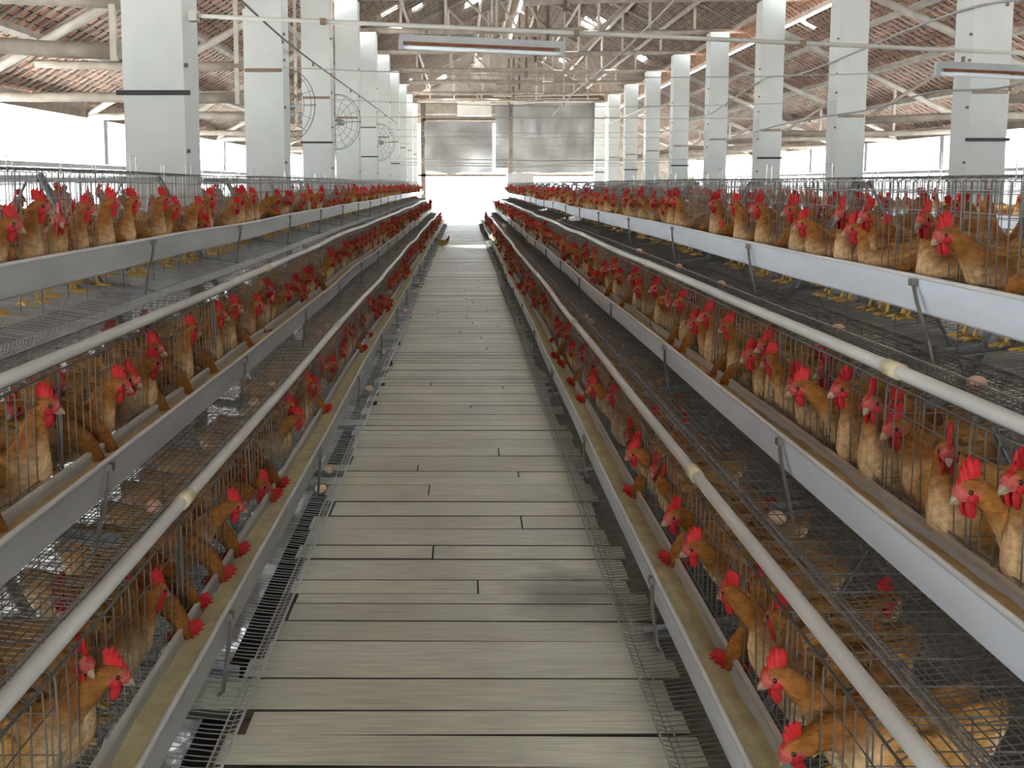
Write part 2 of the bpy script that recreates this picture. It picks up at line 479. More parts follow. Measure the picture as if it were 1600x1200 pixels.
ME_L, ME_R, EZ, RZ = -3.05, 7.15, 5.06, 7.92
holes_l, holes_r = [], []
for (px, py, ly, ls) in ((745, 96, 2.6, .34), (782, 94, 1.3, .34), (690, 122, 2.2, .34), (725, 118, 1.7, .34), (735, 5, 1.0, .5), (666, 142, 1.8, .34), (640, 128, 1.6, .34), (655, 10, .6, .34), (609, 16, .5, .5)):
    y_, s_ = roof_hit(px, py, ME_L, EZ, RIDGE, RZ); holes_l.append((y_, s_, ly, ls))
for (px, py, ly, ls) in ((918, 36, 1.5, .55), (938, 30, .6, .3), (880, 96, 1.0, .34), (1005, 92, 1.0, .34), (930, 148, 1.2, .34)):
    y_, s_ = roof_hit(px, py, ME_R, EZ, RIDGE, RZ); holes_r.append((y_, s_, ly, ls))
roof('ceiling_main_left', 'clay tiled main roof, left slope', ME_L, EZ, RIDGE, RZ, holes_l)
roof('ceiling_main_right', 'clay tiled main roof, right slope', ME_R, EZ, RIDGE, RZ, holes_r)
AL = (-6.75, 2.52, -2.80, 4.76); AR = (11.35, 2.50, 6.90, 4.76)
hl = [];  hr = []
for (px, py, ly, ls) in ((1268, 42, .35, .3), (1185, 151, .4, .3), (1017, 197, .7, .3), (1052, 214, .8, .3)):
    y_, s_ = roof_hit(px, py, *AR); hr.append((y_, s_, ly, ls))
roof('ceiling_aisle_left', 'clay tiled lean-to roof on the left', *AL, holes=hl)
roof('ceiling_aisle_right', 'clay tiled lean-to roof on the right', *AR, holes=hr)
# fascia boards above the clerestory slits
for nm, x in (('left', ME_L), ('right', ME_R)):
    mb = MB(); mb.box((x, 22.85, EZ - .03), (.03, 54.6, .14))
    tag(mb.build('trim_fascia_' + nm, M['timber_p']), 'fascia board over the clerestory slit', 'trim', kind='structure')
# purlins
for nm, (xa, za, xb, zb), k in (('main_left', (ME_L, EZ, RIDGE, RZ), 5), ('main_right', (ME_R, EZ, RIDGE, RZ), 5), ('aisle_left', AL, 4), ('aisle_right', AR, 4)):
    mb = MB(); Ls = math.hypot(xb - xa, zb - za); dx, dz = (xb - xa) / Ls, (zb - za) / Ls
    nx, nz = (-dz, dx) if dx > 0 else (dz, -dx)
    for j in range(k):
        sv = Ls * (j + .45) / k
        x, z = xa + dx * sv - nx * .075, za + dz * sv - nz * .075
        for i in range(-1, 10):
            ya_, yb_ = CY[0] + 4.5 * (i - 1) - .25, CY[0] + 4.5 * i + .25
            o = random.uniform(-.03, .03)
            mb.beam((x, max(ya_, Y0), z + o * .3), (x + o, min(yb_, 50.1), z), .07, .11, (nx, 0, nz))
    tag(mb.build('trim_purlins_' + nm, M['timber_p']), 'purlins under the tiles', 'trim', kind='structure')

# far gable wall with an open doorway
mb = MB()
YF = 49.6
def X_at(px, Y=YF): return (px - VX) * Y / F
def Z_at(py, Y=YF): return EYE + (VY - py) * Y / F
mb.add([(-3.1, YF + .3, 5.25), (7.2, YF + .3, 5.25), (RIDGE, YF + .3, 7.95), (-3.1, YF + .36, 5.25), (7.2, YF + .36, 5.25), (RIDGE, YF + .36, 7.95)], [(0, 1, 2), (3, 5, 4), (0, 3, 4, 1)])
mb.box((2.05, YF + .33, 4.98), (9.0, .06, .60)); mb.box((-.4, YF + .33, 4.465), (4.0, .06, .42))
mb.box((-4.5, YF + .33, 2.2), (3.6, .06, 4.6)); mb.box((8.9, YF + .33, 2.2), (4.0, .06, 4.6))
tag(mb.build('wall_far', M['timber']), 'weathered board gable above the far doorway', 'wall', kind='structure')
# unseen near gable behind the viewer, closed to a doorway to cut front light
mb = MB(); mb.add([(-3.1, Y0, 5.25), (7.2, Y0, 5.25), (RIDGE, Y0, 7.95)], [(0, 2, 1)])
mb.add([(-6.2, Y0, 2.3), (10.8, Y0, 2.3), (10.8, Y0, 5.3), (-6.2, Y0, 5.3)], [(0, 1, 2, 3)])
mb.box((-3.6, Y0, .6), (5.2, .1, 3.5)); mb.box((6.0, Y0, .6), (9.6, .1, 3.5))
tag(mb.build('wall_near_unseen', M['timber']), 'unseen near gable, closed to a doorway to hold back light', 'wall', kind='structure')
mb = MB()
for px, w in ((662, .22), (797, .24), (936, .26)):
    mb.box((X_at(px), YF, 2.7 if px != 797 else 3.6), (w, .2, 5.4 if px != 797 else 3.5))
mb.box((2.0, YF - .05, Z_at(153)), (9.0, .14, .22))
mb.box((2.0, YF - .05, Z_at(274)), (8.9, .10, .12))
mb.box((.0, YF - .05, Z_at(188)), (3.8, .1, .16))
tag(mb.build('trim_far_frame', M['timber_d']), 'dark posts and rails of the far gable', 'trim', kind='structure')

def wavy_sheet(x0, x1, z0, z1, y, amp, seed, th=.01):
    m_ = MB(); nx_, nz_ = 14, 8; vs_ = []
    for layer in (0, th):
        for j in range(nz_ + 1):
            for i in range(nx_ + 1):
                x = x0 + (x1 - x0) * i / nx_; z = z0 + (z1 - z0) * j / nz_
                d = noise.noise(Vector((x * 1.3 + seed, z * .8, seed))) * amp
                zz = z + (noise.noise(Vector((x * .9, seed, 3))) * .12 if j == 0 else 0)
                vs_.append((x, y + d + layer, zz))
    fs = []; W = nx_ + 1; K = W * (nz_ + 1)
    for j in range(nz_):
        for i in range(nx_):
            a = j * W + i
            fs += [(a, a + 1, a + W + 1, a + W), (K + a, K + a + W, K + a + W + 1, K + a + 1)]
    m_.add(vs_, fs, smooth=True)
    return m_
for (pa, pb, ya_, yb_, seed, lab) in ((664, 769, 270, 192, 1, 'wrinkled grey plastic sheet hanging above the far doorway'),
                                     (773, 794, 262, 160, 2, 'narrow strip of plastic sheet beside the middle post of the far wall'),
                                     (800, 933, 270, 158, 3, 'wide grey plastic sheet right of the middle post on the far wall')):
    tag(wavy_sheet(X_at(pa), X_at(pb), Z_at(ya_), Z_at(yb_), YF - .3, .34, seed).build('plastic_sheet', M['sheet']), lab, 'plastic sheet')
mb = MB(); mb.box((X_at(741), YF + .12, Z_at(169)), (1.58, .36, .85))
tag(mb.build('board_panel', M['panel']), 'pale square board fixed high above the far doorway', 'board')
t = empty('storage_bin', (X_at(808), 47.2, -.02))
mb = MB(); mb.box((0, 0, .95), (1.15, .8, 1.9)); mb.build('body', M['bin'], t)
mb = MB(); mb.box((0, 0, 1.93), (1.25, .9, .06)); mb.build('lid', M['panel'], t)
tag(t, 'pale grey bin standing by the far wall right of the doorway', 'bin')

# outer posts in the open sides
pc = 0
for side, xw in (('left', -6.1), ('right', 10.7)):
    for i in range(-2, 10):
        yy = CY[0] + 4.5 * i + (1.0 if side == 'left' else 2.2)
        if yy < 0 or yy > 49: continue
        s = -1 if side == 'left' else 1
        mb = MB(); mb.box((xw + s * .1, yy, 2.16), (.20, .20, .74))
        vis = yy > 9
        o = mb.build('wall_post', M['wallw'])
        tag(o, 'short white post on the %s outer wall, %s from the near end' % (side, ordinal(i + 3)), 'post', 'posts on the outer walls')

# ================================================================== COLUMNS
def column(side, k, Y):
    xi = LX if side == 'left' else RX
    s = -1 if side == 'left' else 1
    xc = xi + s * CW / 2
    o = empty('brick_column', (xc, Y + CW / 2, -.42))
    mb = MB()
    H = 1.47 + 3.66 + .42
    nz = 14; vs_ = []; r = random.Random(k * 7 + (s + 1))
    for j in range(nz + 1):
        z = H * j / nz
        for (a, b) in ((-1, -1), (1, -1), (1, 1), (-1, 1)):
            vs_.append((a * CW / 2 + r.uniform(-.004, .004), b * CW / 2 + r.uniform(-.004, .004), z))
    fs = [(3, 2, 1, 0), tuple(nz * 4 + q for q in range(4))]
    for j in range(nz):
        for q in range(4):
            q2 = (q + 1) % 4
            fs.append((j * 4 + q, j * 4 + q2, j * 4 + 4 + q2, j * 4 + 4 + q))
    mb.add(vs_, fs)
    mb.build('shaft', M['wall'], o)
    zb = .42 + EYE
    def strap(dz, h, m_, over=.02, name='strap'):
        b = MB(); b.box((-s * 0.0, -CW / 2 - .012, zb + dz), (CW + over, .03, h))
        b.build(name, m_, o)
    if side == 'left':
        strap(.69, .036, M['black'], .10) if k == 0 else None
        if k > 0: strap(1.37 - .04 * (k % 2), .04, M['brown'], -.03, 'timber_stub')
        if k in (2, 4, 6): strap(.66, .03, M['black'], .06)
    else:
        strap(1.08, .05, M['timber'], -.05, 'timber_stub')
        if k % 2 == 1: strap(.52, .04, M['black'], .06)
    # small hooks up the inner corner
    b = MB()
    for dz in (.25, .9, 1.45, 1.75, 2.3):
        b.box((-s * (CW / 2 + .012), -CW / 2 + .03, zb + dz), (.035, .02, .03))
    b.build('hook', M['brown'], o)
    extra = {('left', 0): 'with a black strap, large and nearest in the left line',
             ('right', 1): 'large, nearest of the right line, behind the cages'}.get((side, k))
    tag(o, 'white plastered column, ' + (extra or '%s from the near end of the %s line' % (ordinal(k + 1 if side == 'left' else k), side)), 'column', 'columns of the %s line' % side)
for k, Y in enumerate(CY):
    column('left', k, Y)
    if k > 0: column('right', k, Y)

# ================================================================== TRUSSES
def log(mb, a, b, r, seed=0, n=8, seg=7, bend=.04):
    a, b = Vector(a), Vector(b); pts, rs = [], []
    for i in range(seg + 1):
        t = i / seg; p = a.lerp(b, t)
        p.z += sin(t * pi) * bend * (1 if seed % 2 else -.6) + noise.noise(Vector((seed, t * 3, 1))) * bend * .6
        p.y += noise.noise(Vector((seed + 9, t * 3, 2))) * bend
        pts.append(p); rs.append(r * (1.12 - .22 * t + .05 * noise.noise(Vector((seed, t * 5, 4)))))
    mb.tube(pts, rs, n)

zt = EYE + 3.66
for k, Y in enumerate(CY[1:], 1):
    yc = Y + CW / 2
    o = empty('roof_truss', (RIDGE, yc, zt))
    def L_(x): return x - RIDGE
    a = MB(); log(a, (L_(-2.9), 0, .07), (L_(2.9), .04, .09), .075, k); a.build('tie_beam', M['timber'], o)
    a = MB(); log(a, (L_(1.2), .1, .0), (L_(7.0), .02, .07), .07, k + 20); a.build('tie_beam', M['timber'], o)
    for s in (-1, 1):
        a = MB(); log(a, (s * 4.8, 0, .18), (s * .05, 0, 2.62), .065, k + 40 + s, bend=.02); a.build('rafter', M['timber'], o)
        for (x, zz) in ((1.25, 1.98), (2.5, 1.34), (3.6, .77)):
            a = MB(); a.beam((s * x, .05, .1), (s * x, .05, zz), .07, .06); a.build('strut', M['timber_p'], o)
        a = MB(); a.beam((s * .1, .06, .1), (s * 1.25, .06, 1.9), .07, .05); a.build('brace', M['timber'], o)
        a = MB(); a.beam((s * 1.25, .06, .1), (s * 2.5, .06, 1.3), .07, .05); a.build('brace', M['timber'], o)
    a = MB(); a.beam((0, .05, -.18), (0, .05, 2.6), .10, .08); a.build('king_post', M['timber_d'], o)
    tag(o, 'timber roof truss spanning the columns, %s from the near end' % ordinal(k), 'roof truss', 'main roof trusses')

for k, Y in enumerate(CY):
    yc = Y + CW / 2
    for side in ('left', 'right'):
        if side == 'right' and k == 0: continue
        s = -1 if side == 'left' else 1
        xi, xo = (LX - CW, -6.15) if side == 'left' else (RX + CW, 10.75)
        o = empty('lean_to_truss', (xi, yc, EYE))
        w = xo - xi
        zt_ = 1.05
        a = MB(); log(a, (s * .07, 0, zt_ - .02), (w, 0, zt_ + .03), .062, k * 3 + s, bend=.05); a.build('tie_beam', M['timber'], o)
        a = MB(); log(a, (0, .0, 3.05), (w, 0, 1.10), .06, k * 5 + s, bend=.03); a.build('rafter', M['timber_p'], o)
        if side == 'left':
            a = MB(); log(a, (0, -.02, 1.40), (w * .72, .02, 1.44), .055, k + 3, bend=.03); a.build('collar_beam', M['timber'], o)
            a = MB(); a.beam((-.12, -.05, .95), (-.12, -.05, 2.95), .05, .05); a.build('strut', M['timber_p'], o)
        else:
            a = MB(); a.beam((w * .55, .02, 1.05), (w * .55, .02, 1.92), .05, .05); a.build('strut', M['timber_p'], o)
            a = MB(); a.beam((.02, -.02, 1.0), (w * .42, -.02, 2.15), .06, .05); a.build('brace', M['timber'], o)
        tag(o, 'timber lean-to truss beside the %s column line, %s from the near end' % (side, ordinal(k + 1 if side == 'left' else k)), 'roof truss', 'lean-to trusses on the ' + side)

# ================================================================== CAGE ROWS
# a tier is given by the front rim of its feed trough: lateral distance from the eye line, height below the eye
TIERS = {('right', 'top'): (1.41, .287), ('right', 'middle'): (1.01, .795), ('right', 'bottom'): (.615, 1.25),
         ('left', 'top'): (1.45, .255), ('left', 'middle'): (1.04, .80), ('left', 'bottom'): (.70, 1.25)}
TRAY = {'top': -.02, 'middle': 0.0, 'bottom': .045}   # the lowest tray sits higher, clear of the boards
UL = 1.92
NU = 19
YB = {'right': 3.28 - UL, 'left': 3.0 - UL}
YEND = 38.3
SEED = {'right': 3.1, 'left': 8.7}
def sag(side, lev, y):
    q = SEED[side] + {'top': 0, 'middle': 5, 'bottom': 11}[lev]
    k = min(1.0, max(0.15, (y - 2) / 8))
    return .022 * k * noise.noise(Vector((q, y * .33, 0))) + .010 * k * noise.noise(Vector((q, y * .8, 4)))
def sway(side, lev, y):
    q = SEED[side] + {'top': 0, 'middle': 5, 'bottom': 11}[lev]
    k = min(1.0, max(0.1, (y - 2) / 8))
    return .030 * k * noise.noise(Vector((q, y * .3, 7))) + .008 * k * noise.noise(Vector((q, y * .9, 2)))

def P(side, lev, o, y, dz):
    """point: o = distance behind the trough rim (away from the aisle), dz above the rim"""
    X, h = TIERS[(side, lev)]
    s = 1 if side == 'right' else -1
    return Vector((s * (X + o) + sway(side, lev, y), y, EYE - h + dz + sag(side, lev, y)))

def extrude_profile(mb, side, lev, prof, y0, y1, step=.24, closed=True, smooth=False):
    n = len(prof); ys = []
    y = y0
    while y < y1 - 1e-6: ys.append(y); y += step if y < 14 else step * 2
    ys.append(y1)
    vs_ = []
    for y in ys:
        for (o, dz) in prof: vs_.append(P(side, lev, o, y, dz))
    fs = []
    for j in range(len(ys) - 1):
        for i in range(n if closed else n - 1):
            i2 = (i + 1) % n
            f = (j * n + i, j * n + i2, (j + 1) * n + i2, (j + 1) * n + i)
            fs.append(f if side == 'right' else f[::-1])
    if closed:
        fs.append(tuple(range(n))); fs.append(tuple((len(ys) - 1) * n + i for i in range(n)))
    mb.add(vs_, fs, smooth=smooth)

for (side, lev) in TIERS:
    s = 1 if side == 'right' else -1
    y0 = YB[side]
    tr = empty('feed_trough', P(side, lev, 0, y0, 0)); inv = -Vector(tr.location)
    def part(mb, name, m_):
        o = mb.build(name, m_, tr); o.location = inv; return o
    mb = MB()
    extrude_profile(mb, side, lev, [(0, 0), (.010, -.108), (.018, -.115), (.080, -.115), (.088, -.108), (.115, -.028), (.112, -.028), (.085, -.105), (.078, -.111), (.020, -.111), (.014, -.105), (.004, 0)], y0, YEND)
    part(mb, 'channel', M['trough'] if side == 'right' else M['trough_shade'])
    mb = MB()
    extrude_profile(mb, side, lev, [(-.005, .004), (-.006, -.006), (.006, -.006), (.007, .004), (.001, .007)], y0, YEND, smooth=True)
    part(mb, 'rim', M['rim'])
    mb = MB()
    extrude_profile(mb, side, lev, [(.107, -.022), (.107, -.034), (.120, -.032), (.120, -.020)], y0, YEND)
    part(mb, 'inner_rim', M['rim'])
    for k in range(NU + 1):
        yy = y0 + UL * k
        if yy > 26: break
        mb = MB()
        a = P(side, lev, -.010, yy, -.018); b = P(side, lev, -.01, yy - .17, -.225 + TRAY[lev])
        mb.tube([a, P(side, lev, -.016, yy - .05, -.075), P(side, lev, -.018, yy - .15, -.18), b], .0065, 5)
        mb.box(a, (.018, .03, .022))
        part(mb, 'hanger_rod', M['wire'])
    tag(tr, 'long %s feed trough along the %s tier on the %s side of the aisle' % ('stained shade-grey' if side == 'left' else 'lit-toned blue-white', lev, side), 'feed trough')
    mb = MB()
    # feed: uneven meal lying in the channel
    ys = [y0 + .06 * i if i < 180 else 0 for i in range(180)]
    y_ = ys[-1]; 
    while y_ < YEND - .4: y_ += .3; ys.append(y_)
    vs_ = []; n_ = 7
    for yy in ys:
        lvl = (-.046 if lev == 'bottom' else -.040) + .012 * noise.noise(Vector((yy * 1.7, s * 3, 1))) + .008 * noise.noise(Vector((yy * 6, s, 5)))
        for i in range(n_):
            t = i / (n_ - 1)
            vs_.append(P(side, lev, .0065 + t * (.104 - .0065) , yy, lvl + .006 * noise.noise(Vector((t * 5, yy * 9, 2))) - .012 * t))
    fs = []
    for j in range(len(ys) - 1):
        for i in range(n_ - 1):
            f = (j * n_ + i, j * n_ + i + 1, (j + 1) * n_ + i + 1, (j + 1) * n_ + i)
            fs.append(f if side == 'right' else f[::-1])
    mb.add(vs_, fs, smooth=True)
    tag(mb.build('poultry_feed', M['feed'] if lev == 'bottom' else M['feed_b']), '%s feed meal lying in the %s trough on the %s' % ('pale yellow' if lev == 'bottom' else 'brownish', lev, side), 'feed', kind='stuff')
    # water pipe along the front top edge of the lower two tiers
    if lev != 'top':
        pp = empty('water_pipe', P(side, lev, .150, y0, .297)); inv2 = -Vector(pp.location)
        mb = MB(); pts = []; yy = y0
        while yy < YEND: pts.append(P(side, lev, .150, yy, .297)); yy += .35
        mb.tube(pts, .0195, 10); o = mb.build('pipe', M['pvc'], pp); o.location = inv2
        for k in range(0, 10):
            yy = y0 + 1.45 + 3.84 * k + (.6 if lev == 'bottom' else 0)
            if yy > 24: break
            mb = MB(); mb.tube([P(side, lev, .150, yy - .045, .297), P(side, lev, .150, yy + .045, .297)], .0235, 10)
            o = mb.build('coupling', M['joint'], pp); o.location = inv2
        tag(pp, 'white plastic water pipe above the %s tier on the %s side' % (lev, side), 'water pipe')

# ---- cage sections, one mesh set per side
FLOOR = [(.50, -.165), (.30, -.195), (.12, -.220), (-.02, -.235), (-.075, -.244), (-.098, -.238), (-.112, -.212), (-.116, -.190)]
FLOOR_ = FLOOR
def floor_dz(o):
    for (a, b) in zip(FLOOR, FLOOR[1:]):
        if b[0] <= o <= a[0]:
            t = (a[0] - o) / (a[0] - b[0]); return a[1] + t * (b[1] - a[1])
    return -.18
FRONT, BACK = .128, .50
def cage_meshes(s, TOPZ, fine=True, tray=0.0):
    """local: origin at the rim, near end; x towards outside (times s), y along the row"""
    r = random.Random(5 + s); q = .0016
    FLOOR = [(o, z + tray) for (o, z) in FLOOR_]
    fdz = lambda o: floor_dz(o) + tray
    def V(o, y, z): return (s * o, y, z)
    fl_ = MB()
    ny = int(UL / (.026 if fine else .064))
    for i in range(ny):
        yy = (i + .5) * UL / ny + r.uniform(-.004, .004)
        ph = r.uniform(-.5, .5)
        fl_.tube([V(o, yy + .004 * sin(o * 38 + ph), z + .002 * sin(o * 60 + ph)) for (o, z) in FLOOR], q, 3 if not fine else 4, caps=False)
    for (o, z) in (FLOOR[0], FLOOR[1], FLOOR[2], FLOOR[4]):
        fl_.tube([V(o, 0, z - .003), V(o, UL, z - .003)], q * 1.1, 4, caps=False)
    lip = MB()
    for (o, z) in ((-.117, -.189 + tray), (-.100, -.236 + tray), (-.06, -.241 + tray)):
        lip.tube([V(o, 0, z), V(o + .002, UL / 2, z - .004), V(o, UL, z)], .0028, 5, caps=False)
    fr = MB()
    nb = int(UL / (.060 if fine else .12))
    for i in range(nb + 1):
        yy = i * UL / nb
        d = .0020 if i % 8 else .003
        j = r.uniform(-.004, .004)
        fr.tube([V(FRONT, yy, -.03 + (0.02 if i % 2 else 0)), V(FRONT + r.uniform(-.004, .004), yy + j, .14), V(FRONT, yy + j, TOPZ - .02), V(FRONT + .03, yy + j, TOPZ)], d, 4, caps=False)
    for (o, z, d) in ((FRONT, -.012, .002), (FRONT, .20, .0017), (FRONT, .268, .0020), (FRONT + .004, TOPZ - .012, .0026)):
        fr.tube([V(o, 0, z), V(o, UL * .5, z + r.uniform(-.006, .003)), V(o, UL, z)], d, 4, caps=False)
    tp = MB()
    for i in range(14 if fine else 7):
        o = FRONT + .02 + (BACK - FRONT - .02) * i / (13 if fine else 6)
        tp.tube([V(o, 0, TOPZ), V(o, UL, TOPZ)], .0016, 4, caps=False)
    for i in range(nb // 2 + 1):
        yy = i * UL / (nb // 2)
        tp.tube([V(FRONT, yy, TOPZ), V(BACK, yy, TOPZ)], .0018, 4, caps=False)
    bk = MB()
    for i in range(nb // 2 + 1):
        yy = i * UL / (nb // 2); bk.tube([V(BACK, yy, FLOOR[0][1]), V(BACK, yy, TOPZ)], .0018, 4, caps=False)
    for z in (-.04, .06, .16, .25): bk.tube([V(BACK, 0, z), V(BACK, UL, z)], .0016, 4, caps=False)
    pt = []
    for i in range(5):
        b = MB(); yy = min(i * UL / 4, UL - .003)
        for z in (-.08, .0, .09, .18, .26): b.tube([V(FRONT, yy, z), V(BACK, yy, z)], .0016, 4, caps=False)
        for o in (FRONT + .01, .22, .32, .42): b.tube([V(o, yy, fdz(o)), V(o, yy, TOPZ)], .0018, 4, caps=False)
        pt.append(b)
    hk = []
    for (yy, w, h) in ((.22, .09, .075), (.75, .05, .045), (1.25, .11, .06), (1.62, .04, .04)):
        hk.append(MB()); hk[-1].tube([V(FRONT + .03, yy, TOPZ - .03), V(FRONT + .03, yy, TOPZ + h), V(FRONT + .03, yy + w, TOPZ + h), V(FRONT + .03, yy + w, TOPZ - .03)], .0024, 5)
    return dict(mesh_floor=fl_, egg_lip=lip, front_grille=fr, top_grille=tp, back_grille=bk, partition=pt, latch_loop=hk)

CM = {}
for side in ('left', 'right'):
  for low in ('top', 'middle', 'bottom'):
    s = 1 if side == 'right' else -1
    tz = .312 if low == 'top' else .276
    d = cage_meshes(s, tz, tray=TRAY[low])
    CM[side, low] = {k: ([b.mesh(k, M['wire_pale_lit'] if k == 'latch_loop' else M['wire']) for b in v] if isinstance(v, list) else v.mesh(k, M['wire_pale_lit'] if k == 'egg_lip' or (k == 'mesh_floor' and side == 'left') else M['wire'])) for k, v in d.items()}
    far = MB(); d2 = cage_meshes(s, tz, fine=False, tray=TRAY[low])
    for k, v in d2.items():
        for b in (v if isinstance(v, list) else [v]):
            if k == 'latch_loop': continue
            far.add(b.v, b.f, mat=1 if k == 'mesh_floor' and side == 'left' else 0)
    CM[side, low]['far'] = far.mesh('wire_cage_far', [M['wire'], M['wire_pale_lit']])

LEVN = {'top': 'top', 'middle': 'middle', 'bottom': 'bottom'}
def place_cage(side, lev, k, mirror_x=None):
    y = YB[side] + UL * k
    a, b = P(side, lev, 0, y, 0), P(side, lev, 0, y + UL, 0)
    s = 1 if side == 'right' else -1
    use = CM[side, lev] if mirror_x is None else CM['left' if side == 'right' else 'right', 'top']
    near = k < 7 and mirror_x is None
    if near: o = empty('wire_cage')
    else: o = link('wire_cage', use['far'])
    if mirror_x is not None: a = Vector((2 * mirror_x - a.x, a.y, a.z)); b = Vector((2 * mirror_x - b.x, b.y, b.z))
    o.location = a
    d = b - a
    o.rotation_euler = (math.atan2(d.z, d.y), 0, -math.atan2(d.x, d.y))
    if near:
        for kk in ('mesh_floor', 'egg_lip', 'front_grille', 'top_grille', 'back_grille'): link(kk, use[kk], o)
        for m_ in use['partition']: link('partition', m_, o)
        if lev == 'top':
            for m_ in use['latch_loop']: link('latch_loop', m_, o)
    row = '%s %s tier' % (side, lev) if mirror_x is None else '%s rear-facing row' % side
    tag(o, 'wire hen cage section, %s from the near end of the %s' % (ordinal(k + 1), row), 'cage', 'wire cage sections')
REAR = {'right': 1.955, 'left': -2.385}
for (side, lev) in TIERS:
    for k in range(NU):
        if YB[side] + UL * (k + 1) > YEND + .6: break
        place_cage(side, lev, k)
for side in ('right', 'left'):
    for k in range(0, NU): place_cage(side, 'top', k, REAR[side])
    c = REAR[side]; y0 = YB[side]
    tr = empty('feed_trough', (2 * c - P(side, 'top', 0, y0, 0).x, y0, P(side, 'top', 0, y0, 0).z)); inv = -Vector(tr.location)
    mb = MB()
    extrude_profile(mb, side, 'top', [(0, 0), (.010, -.108), (.018, -.115), (.080, -.115), (.088, -.108), (.115, -.028), (.112, -.028), (.085, -.105), (.078, -.111), (.020, -.111), (.014, -.105), (.004, 0)], y0, YEND, step=.5)
    mb.v = [(2 * c - v[0], v[1], v[2]) for v in mb.v]; mb.f = [f[::-1] for f in mb.f]
    o = mb.build('channel', M['trough'], tr); o.location = inv
    tag(tr, 'feed trough behind the %s top cages, facing away from the aisle' % side, 'feed trough')
# the next battery of cages beyond the right-hand one
for k in range(0, NU):
    o = link('wire_cage', CM['right', 'top']['far'], loc=(4.75, YB['right'] + UL * k, EYE - .287))
    tag(o, 'wire hen cage section of the far right battery, %s from the near end' % ordinal(k + 1), 'cage', 'wire cage sections')
tr = empty('feed_trough', (4.75, 1.4, EYE - .287))
mb = MB(); mb.v, mb.f = [], []
extrude_profile(mb, 'right', 'top', [(0, 0), (.010, -.108), (.018, -.115), (.080, -.115), (.088, -.108), (.115, -.028), (.112, -.028), (.085, -.105), (.078, -.111), (.020, -.111), (.014, -.105), (.004, 0)], 1.4, YEND, step=.5)
o = mb.build('channel', M['trough'], tr); o.location = -P('right', 'top', 0, 1.4, 0)
tag(tr, 'feed trough of the far right battery beyond the right-hand cages', 'feed trough')

# ---- slanting stands
for side in ('right', 'left'):
    s = 1 if side == 'right' else -1
    for k in range(0, NU + 1):
        y = YB[side] + UL * k
        if y > YEND: break
        o = empty('cage_stand', (s * 1.2, y, -.42)); B = -Vector(o.location)
        X3, h3 = TIERS[(side, 'top')]; X1, h1 = TIERS[(side, 'bottom')]
        top = Vector((s * (X3 + .52), y, EYE - h3 + .30)); foot = Vector((s * (X1 + .28), y, -.42))
        mb = MB(); mb.beam(foot + B, top + B, .035, .006, (s, 0, .7)); mb.beam(foot + B + Vector((0, .016, 0)), top + B + Vector((0, .016, 0)), .005, .035, (s, 0, .7))
        mb.build('leg', M['angle'], o)
        c = REAR[side]
        mb = MB(); mb.beam(Vector((2 * c - foot.x, y, -.42)) + B, Vector((2 * c - top.x, y, top.z)) + B, .035, .006, (s, 0, -.7)); mb.build('leg', M['angle'], o)
        for lev in ('top', 'middle', 'bottom'):
            X, h = TIERS[(side, lev)]
            a = P(side, lev, -.03, y, -.252 + TRAY[lev]); b = P(side, lev, .50, y, -.187 + TRAY[lev])
            mb = MB(); mb.beam(a + B, b + B, .03, .008); mb.beam(a + B + Vector((0, .014, .012)), b + B + Vector((0, .014, .012)), .004, .03)
            mb.build('bracket', M['angle'], o)
        mb = MB(); mb.beam(Vector((s * (X3 + .52), y, EYE - h3 + .28)) + B, Vector((2 * c - s * (X3 + .52), y, EYE - h3 + .28)) + B, .03, .03); mb.build('crossbar', M['angle'], o)
        tag(o, 'slanting grey iron stand under the %s cages, %s from the near end' % (side, ordinal(k + 1)), 'cage stand', 'iron stands under the %s cages' % side)

# ================================================================== HENS
RUST, BUFF, CREAM, TAILC = (.27, .105, .020), (.46, .245, .070), (.72, .55, .34), (.16, .07, .03)
FACE = (.42, .085, .07)
BODY = [(-.245, .305, .005, .010), (-.228, .298, .018, .034), (-.195, .270, .036, .054), (-.14, .232, .062, .078), (-.07, .203, .085, .094), (.0, .192, .092, .100), (.06, .200, .086, .098), (.108, .226, .068, .084)]
NECKS = {
    'alert': ([(.130, .272, .050, .058), (.140, .315, .037, .042), (.147, .355, .029, .032), (.157, .388, .0255, .028)], [(.178, .402, .026, .0275), (.197, .399, .022, .0235), (.211, .393, .013, .015), (.218, .390, .004, .005)]),
    'reach': ([(.148, .265, .050, .056), (.185, .303, .038, .042), (.222, .334, .031, .034), (.252, .355, .027, .029)], [(.277, .363, .026, .0275), (.297, .358, .022, .0235), (.311, .351, .013, .015), (.318, .348, .004, .005)]),
    'feed': ([(.150, .230, .052, .060), (.198, .220, .040, .043), (.238, .185, .032, .034), (.262, .145, .027, .029)], [(.270, .115, .026, .0265), (.272, .096, .022, .0225), (.271, .081, .013, .014), (.270, .074, .004, .005)]),
    'dip': ([(.150, .250, .052, .058), (.192, .258, .040, .043), (.230, .250, .032, .034), (.258, .235, .027, .029)], [(.282, .226, .026, .0275), (.302, .214, .022, .0235), (.315, .203, .013, .015), (.321, .199, .004, .005)]),
    'low': ([(.135, .258, .054, .062), (.152, .292, .042, .047), (.165, .320, .033, .036), (.180, .340, .028, .030)], [(.204, .349, .026, .0275), (.223, .344, .022, .0235), (.237, .337, .013, .015), (.244, .334, .004, .005)]),
}
def lerp3(a, b, t): t = max(0, min(1, t)); return tuple(x + (y - x) * t for x, y in zip(a, b))
